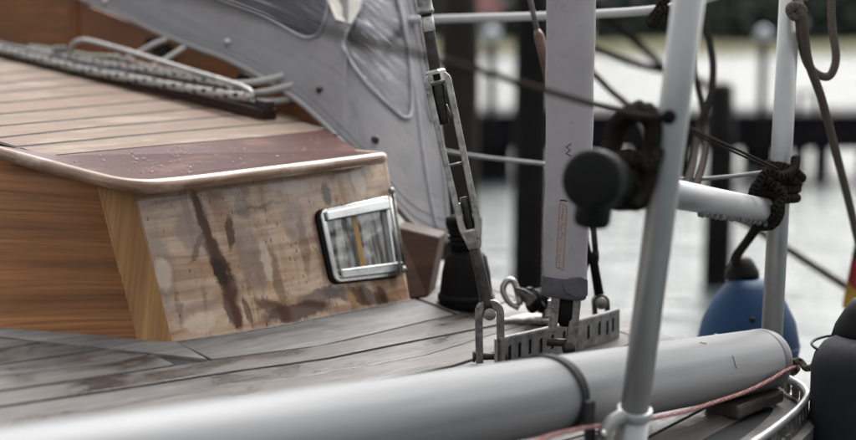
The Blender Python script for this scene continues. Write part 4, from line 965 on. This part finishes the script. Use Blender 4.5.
# sleeved shroud
SD = 1.72; mm = SD / FPX
sl = thing('sleeved_shroud', P(565, 345, SD), 'shroud in a wide pale grey vinyl sleeve with faded orange print', 'shroud')
def S_(x, y): return P(x, y, SD + (y - 345) * .0001)
cen = [(573, -60, 24.5), (571, 0, 24.3), (570.5, 60, 24), (569.5, 120, 23.5), (568, 180, 22.8), (566.5, 220, 22.3), (565.5, 255, 21.8), (565, 284, 21.4)]
V, F, T = [], [], []; seg = 40
cs = spline([Vector(c_) for c_ in cen], 6)
for i, c_ in enumerate(cs):
    for k in range(seg):
        a = 2 * PI * k / seg; r = c_.z * mm * (1 + .018 * math.sin(3 * a + i * .35) + .012 * math.sin(i * .8 + a))
        V.append(S_(c_.x, c_.y) + RT * r * math.cos(a) + FW * r * .62 * math.sin(a)); T.append((i * .01, k / seg))
for i in range(len(cs) - 1):
    for k in range(seg): F.append([i * seg + k, i * seg + (k + 1) % seg, (i + 1) * seg + (k + 1) % seg, (i + 1) * seg + k])
sleeve = mesh('sleeve', V, F, M['sleeve'], sl, smooth=True, uvs=T)
SLB = BVHTree.FromPolygons(V, F)
V, F = [], []; prof = [(278, 21.9, 0), (281, 22.4, 0), (290, 22.6, 0), (296, 22.2, 0), (298, 20.0, 0), (298.5, 12, 0)]
for i, (y, r, _) in enumerate(prof):
    for k in range(seg):
        a = 2 * PI * k / seg; V.append(S_(564, y + 2.2 * math.cos(a + .3)) + RT * r * mm * math.cos(a) + FW * r * .66 * mm * math.sin(a))
for i in range(len(prof) - 1):
    for k in range(seg): F.append([i * seg + k, i * seg + (k + 1) % seg, (i + 1) * seg + (k + 1) % seg, (i + 1) * seg + k])
mesh('boot', V, F, M['boot'], sl, smooth=True)
# flap fold of the boot
p, nn = hit(SLB, 572, 276)
V = [S_(x, y) + (-FW) * (.0215 * .9) for x, y in ((560, 281), (569, 277), (580, 276), (586, 279), (586, 295), (575, 297), (564, 292))]
mesh('boot_flap', V, [list(range(7))], M['boot'], sl, solid=.002, bevel=.001)
lathe('swage_terminal', S_(566, 296), -Z3, [(0, 10 * mm), (22 * mm, 9.5 * mm), (30 * mm, 6 * mm)], M['black'], sl, 18)
for (xa, ya, xb, yb, w_) in ((556, 296, 552, 332, 4), (576, 296, 570, 352, 5)):
    a, b2 = S_(xa, ya), S_(xb, yb); v_, f_ = box_geo((a + b2) / 2, (b2 - a) / 2, RT * w_ * mm, FW * 7 * mm); mesh('fork_leg', v_, f_, M['dullsteel'], sl, bevel=.001)
tube('clevis_pin', [S_(547, 342), S_(577, 343)], 4 * mm, M['darkmetal'], sl, 12); lathe('pin_head', S_(568, 348) - FW * 10 * mm, FW, [(0, 6.5 * mm), (8 * mm, 6.5 * mm)], M['darkmetal'], sl, 14)
# printing on the sleeve: a narrow framed strip of small vertical letters and a zigzag mark
def on_sleeve(x, y, h=.0006):
    p, nn = hit(SLB, x, y); return p + nn * h
def frame_x(y): return 563.4 - (y - 202) * .058
fr = [(frame_x(y) - 3.6, y) for y in range(203, 271, 4)] + [(frame_x(y) + 3.6, y) for y in range(270, 202, -4)]
tube('print_frame', [on_sleeve(x, y, .0002) for x, y in fr], .0005, M['ink_o'], sleeve, 5, closed=True)
mb = MB()
for k in range(26):          # worn print, too small and faded to read: short strokes across the strip
    y = 206 + k * 2.42
    if k in (6, 14, 19): continue
    for q_ in range(random.choice((1, 2, 2))):
        xa = frame_x(y) + random.uniform(-2.4, -.2); L_ = random.uniform(1.2, 2.6); yy = y + q_ * .9
        a = on_sleeve(xa, yy); b2 = on_sleeve(xa + L_, yy + random.uniform(-.2, .2)); c_ = on_sleeve(xa + L_, yy + .75); d_ = on_sleeve(xa, yy + .75); mb.add([a, b2, c_, d_], [[0, 1, 2, 3]])
mb.build('print_strokes', M['ink_o'], sleeve)
tube('zigzag_mark', [on_sleeve(x, y, .0003) for x, y in ((571, 144), (566, 147), (570.5, 150), (566, 153.5), (571, 156))], .0007, M['ink_k'], sleeve, 5)
tube('stitch', [on_sleeve(x, y, .0003) for x, y in ((560, 200.5), (563, 200.2), (567, 200.8))], .0009, M['ink_k'], sleeve, 5)

# third shroud behind
HD = 1.90; mm = HD / FPX
hs3 = thing('turnbuckle', P(601, 340, HD), 'dark turnbuckle and fork on the rearmost shroud, right of the sleeve', 'turnbuckle', 'rigging screws')
def H_(x, y): return P(x, y, HD)
tube('shroud_wire', [H_(516, -60), H_(538, 34)], 2.7 * mm, M['dullsteel'], hs3, 8)
tube('swage_terminal', [H_(537, 30), H_(539, 36), H_(553, 92), H_(560, 122)], [3 * mm, 5.2 * mm, 5.4 * mm, 4 * mm], plain('rusty_terminal', (.13, .075, .055), .5, .5, vary=.4, scale=60), hs3, 14)
for k in (-5, 5): tube('body_bar', [H_(566 + k, 140), H_(588 + k * 1.1, 228), H_(593 + k * .6, 258)], 3.1 * mm, M['darkmetal'], hs3, 8)
lathe('body_foot', H_(592, 252), H_(599, 294) - H_(592, 252), [(0, 7 * mm), (8 * mm, 6 * mm), (12 * mm, 4.4 * mm), (48 * mm, 5 * mm)], M['black'], hs3, 14)
tube('stud', [H_(584, 215), H_(583, 262), H_(580, 285)], [4 * mm, 7 * mm, 4 * mm], M['black'], hs3, 10)
fork(hs3, H_(600.5, 302), 8.6, 36, M['darkmetal'], mm, pin=True, lean=.08, thick=4.5)

# ------------------------------------------------------------------ fenders, flag, loose ropes
fc = P(748, 338, 2.06); mm = 2.06 / FPX
fe = thing('ball_fender', fc - Z3 * 66 * mm, 'round blue fender hanging behind the far stanchion', 'fender')
lathe('body', fc - Z3 * 66 * mm, Z3, [(0, 6 * mm), (4 * mm, 22 * mm), (16 * mm, 38 * mm), (36 * mm, 48 * mm), (60 * mm, 51 * mm), (84 * mm, 46 * mm), (104 * mm, 36 * mm), (118 * mm, 26 * mm), (126 * mm, 18 * mm)], M['blue'], fe, 40)
tube('moulded_seam', [fc - Z3 * 6 * mm + (RT * math.cos(a) + Vector((0, 1, 0)) * math.sin(a)) * 50.8 * mm for a in [2 * PI * k / 48 for k in range(48)]], .9 * mm, M['blue'], fe, 6, closed=True)
lathe('valve', fc - FW * 50 * mm + Z3 * 22 * mm - RT * 8 * mm, -FW, [(0, 3 * mm), (2 * mm, 3 * mm), (3 * mm, 1 * mm)], M['rubber'], fe, 10)
lathe('eye_neck', P(742, 278, 2.06), Z3, [(0, 17 * mm), (6 * mm, 17 * mm), (14 * mm, 13 * mm), (20 * mm, 9 * mm), (22 * mm, 4 * mm)], M['rubber'], fe, 24)
tag(tube('fender_line', spline([P(742, 268, 2.05), P(736, 262, 2.04), P(738, 254, 2.02), P(748, 240, 1.95), P(762, 221, 1.83), P(772, 212, 1.78)], 7), .0065, M['rope_black'], seg=10), 'short black line holding the blue fender to the pole', 'rope')
nf = P(880, 400, 1.66); mm = 1.66 / FPX
nb_ = thing('cylinder_fender', P(880, 520, 1.66), 'dark navy covered fender at the lower right edge', 'fender')
lathe('body', P(880, 560, 1.66), Z3, [(0, 60 * mm), (20 * mm, 73 * mm), (195 * mm, 73 * mm), (207 * mm, 70 * mm), (218 * mm, 62 * mm), (225 * mm, 50 * mm)], M['navy'], nb_, 40)
lathe('neck', P(880, 340, 1.66), Z3, [(0, 48 * mm), (14 * mm, 44 * mm), (28 * mm, 36 * mm), (40 * mm, 28 * mm), (44 * mm, 14 * mm)], M['rubber'], nb_, 32)
tube('cover_seam', [P(880, 347, 1.66) + (RT * math.cos(a) + Vector((0, 1, 0)) * math.sin(a)) * 66 * mm for a in [2 * PI * k / 40 for k in range(40)]], 1.5 * mm, M['rubber'], nb_, 6, closed=True)
tag(tube('tie_cord', spline([P(789, 360, 1.735), P(793, 362, 1.72), P(797, 368, 1.705), P(793, 372, 1.70), P(791, 364, 1.70), P(800, 361, 1.695), P(806, 368, 1.685), P(815, 366, 1.665), P(822, 362, 1.645)], 6), .0042, rope_mat('mottled_cord', (.16, .14, .11), (.02, .02, .02), 120, 70), seg=8), 'mottled cord knotted at the end of the pale pole', 'cord')
tag(tube('faded_cord', spline([P(797, 366, 1.70), P(785, 371, 1.665), P(770, 380, 1.63), P(745, 392, 1.58), P(715, 402, 1.535), P(690, 410, 1.495), P(655, 418, 1.435), P(620, 423, 1.41), P(585, 428, 1.36), P(550, 436, 1.31), P(510, 452, 1.25)], 7), .0023, M['rope_pink'], seg=8), 'thin faded red cord running along the deck under the pale pole', 'cord')
# deck patches at lower right: a lashed-down wooden chock under the pole end
ch = deckP(745, 408); tag(box('deck_chock', ch + Z3 * .008, U3 * .055, V3 * .022, Z3 * .008, M['deck'], bevel=.004, uvax=(U3, V3)), 'weathered wooden chock on deck below the end of the pale pole', 'chock')
# flag
V, F = [], []; fx = thing('ensign', P(862, 300, 2.3), 'black, red and gold flag hanging at the right edge', 'flag')
def flag_strip(name, x0, x1, mat):
    V, F = [], []
    for j in range(13):
        y = 236 + j * 7
        for i in range(5):
            x = lerp(x0, x1, i / 4) - (y - 250) * .18 * 1; V.append(P(x + 1.5 * math.sin(j * .6), y, 2.3 + .008 * math.sin(i * 1.2 + j * .4)))
    for j in range(12):
        for i in range(4): a = j * 5 + i; F.append([a, a + 1, a + 6, a + 5])
    mesh(name, V, F, mat, fx, smooth=True, solid=.001)
def flag_band(name, a0, a1, mat):
    V, F = [], []
    for j in range(9):
        for i in range(13):
            s = lerp(a0, a1, j / 8); t = i / 12
            # hoist runs down-left, fly runs right
            x = 857 - s * 15 + t * 46; y = 232 + s * 74 + t * 34 + 3 * math.sin(t * 9); V.append(P(x, y, 2.3 + .012 * math.sin(t * 10 + s)))
    for j in range(8):
        for i in range(12): a = j * 13 + i; F.append([a, a + 1, a + 14, a + 13])
    mesh(name, V, F, mat, fx, smooth=True, solid=.001)
flag_band('black_stripe', 0, .33, M['flag_k']); flag_band('red_stripe', .33, .66, M['flag_r']); flag_band('gold_stripe', .66, 1, M['flag_g'])
tube('flag_staff', [P(916, 210, 2.36), P(902, 290, 2.3), P(888, 345, 2.25), P(856, 405, 1.86), P(846, 425, 1.78)], .006, M['black'], fx, 10)
# loose ropes, right
def loose(name, pts, r, mat, lab, cat='rope', grp=None, n=8): return tag(tube(name, spline([P(*q_) for q_ in pts], n), r, M[mat], seg=10), lab, cat, grp)
loose('hanging_rope', [(796, -12, 1.80), (799, 8, 1.765), (803, 20, 1.765), (808, 60, 1.80), (822, 100, 1.85), (838, 160, 1.92), (852, 215, 2.0), (866, 275, 2.1), (900, 410, 2.3)], .0058, 'rope_brown', 'taut taupe rope slanting down the right edge from the far stanchion', grp='ropes at the far stanchion')
loose('hanging_rope', [(797, 4, 1.765), (799, 18, 1.77), (801, 40, 1.79), (806, 60, 1.81), (814, 72, 1.83), (826, 77, 1.84), (833, 71, 1.84), (836, 55, 1.84), (832, 25, 1.84), (831, -15, 1.84), (829, -150, 1.84)], .0055, 'rope_brown', 'slack taupe rope hanging in a loop at the upper right', grp='ropes at the far stanchion')
loose('rope_knot', [(789, 12, 1.765), (795, 6, 1.76), (803, 10, 1.762), (801, 17, 1.765), (793, 16, 1.765), (790, 8, 1.78), (800, 4, 1.80)], .0056, 'rope_brown', 'small knot of taupe rope at the top of the far stanchion', 'knot', n=6)
loose('slack_line', [(706, -150, 2.2), (700, -15, 2.2), (703, 18, 2.2), (709, 40, 2.2), (713, 66, 2.2), (711, 92, 2.2), (704, 112, 2.2), (698, 132, 2.2), (694, 160, 2.1), (688, 180, 1.8), (684, 190, 1.5)], .0058, 'rope_grey', 'dark slack rope curving just right of the near stanchion', grp='slack dark ropes')
loose('slack_line', [(690, -150, 2.25), (690, 10, 2.25), (693, 62, 2.25), (697, 84, 2.25), (702, 106, 2.25), (706, 130, 2.25), (703, 160, 2.1), (697, 182, 1.8), (692, 192, 1.53)], .0050, 'rope_grey', 'second dark slack rope behind the near stanchion, crossing the first', grp='slack dark ropes')
loose('mooring_line', [(556, -180, 3.2), (572, -30, 3.3), (592, 2, 3.4), (612, 22, 3.6), (640, 46, 3.9), (668, 70, 4.3), (700, 84, 5.4), (720, 92, 8.3)], .011, 'rope_black', 'thick dark mooring line slanting from the sleeve top to the short pile', grp='mooring lines')
loose('mooring_line', [(566, -150, 3.0), (571, 20, 3.15), (586, 44, 3.2), (606, 53, 3.3), (632, 63, 3.4), (668, 72, 3.5), (700, 80, 4.6), (719, 90, 8.2)], .0085, 'rope_black', 'thinner dark mooring line crossing behind the near stanchion', grp='mooring lines')
loose('mooring_line', [(570, -150, 2.6), (574, 30, 2.6), (590, 68, 2.6), (600, 80, 2.6), (612, 92, 2.6), (630, 108, 2.5), (648, 140, 2.2), (656, 178, 1.7), (655, 190, 1.44)], .006, 'rope_grey', 'short slack line above the black lashing', grp='mooring lines')
loose('mooring_line', [(686, 192, 1.51), (704, 200, 2.3), (736, 217, 2.9), (790, 251, 3.0), (856, 293, 2.9), (930, 340, 2.8), (1300, 560, 2.6)], .0082, 'rope_grey', 'dark mooring line slanting across the water to the lower right', grp='mooring lines')

# ------------------------------------------------------------------ small wear: rain beads, stitching, scratches
M['bead'], nt, b = new_mat('rain_bead'); b.inputs['Base Color'].default_value = (.7, .62, .6, 1); b.inputs['Roughness'].default_value = .05; b.inputs['Transmission Weight'].default_value = 1.0; b.inputs['IOR'].default_value = 1.33
mb = MB(); k = 0
cover_poly = [(x, y) for x, y in [(20, 151), (58, 157), (115, 152), (170, 147), (265, 139), (326, 133), (370, 150), (330, 156), (260, 165), (200, 172), (155, 176), (130, 176), (100, 170), (60, 161)]]
while k < 120:
    x = random.choice((random.uniform(20, 200), random.uniform(20, 370))); y = random.uniform(132, 178)
    if not inside((x, y), cover_poly): continue
    p = roofP(x, y, .0012); rr = random.uniform(.0006, .0019); a0 = random.uniform(0, PI)
    e1 = (U3 * math.cos(a0) + V3 * math.sin(a0)) * random.uniform(1, 1.9); e2 = ROOF_N.cross(e1).normalized(); V = []; F = []
    for (q_, h_) in ((1, 0), (.75, .45), (.35, .62)):
        for m_ in range(7): an = 2 * PI * m_ / 7; V.append(p + (e1 * math.cos(an) + e2 * math.sin(an)) * rr * q_ + ROOF_N * rr * h_)
    for j in range(2):
        for m_ in range(7): F.append([j * 7 + m_, j * 7 + (m_ + 1) % 7, j * 7 + 7 + (m_ + 1) % 7, j * 7 + 7 + m_])
    F.append([14 + m_ for m_ in range(7)]); mb.add(V, F); k += 1
o = mb.build('rain_beads', M['bead'], cabin, smooth=True); o['kind'] = 'stuff'
mb = MB()
row = grid[3]; acc = 0
for jrow in (2, 4):
    pts = [grid[jrow][i] for i in range(ns)]; pts = [p + (CAM - p).normalized() * .0012 for p in pts]
    L = 0; on = True; seg_ = []
    for a, b2 in zip(pts, pts[1:]):
        n_ = max(1, int((b2 - a).length / .006))
        for q_ in range(n_):
            s0, s1 = lerp(a, b2, q_ / n_), lerp(a, b2, (q_ + .62) / n_); v_, f_, t_ = tube_geo([s0, s1], .0007, 4); mb.add(v_, f_)
o = mb.build('stitching', M['binding'], hood); o['kind'] = 'stuff'
def on_pole(px, ang, h=.0004):
    c = on_axis(px); return c + (up_p * math.cos(ang) + sd_p * math.sin(ang)) * (PRAD + h)
up_p = (Z3 - pax * Z3.dot(pax)).normalized(); sd_p = pax.cross(up_p)
if sd_p.dot(CAM - on_axis(500)) < 0: sd_p = -sd_p
M['scr'] = plain('scratch_dark', (.05, .05, .05), .6)
for (x, a0, a1, dx) in ((706, 1.0, 1.4, 1), (688, .35, .45, 3)):
    tube('scratch', [on_pole(x + dx * t / 5, lerp(a0, a1, t / 5), .0001) for t in range(6)], .00045, M['scr'], sp, 5)
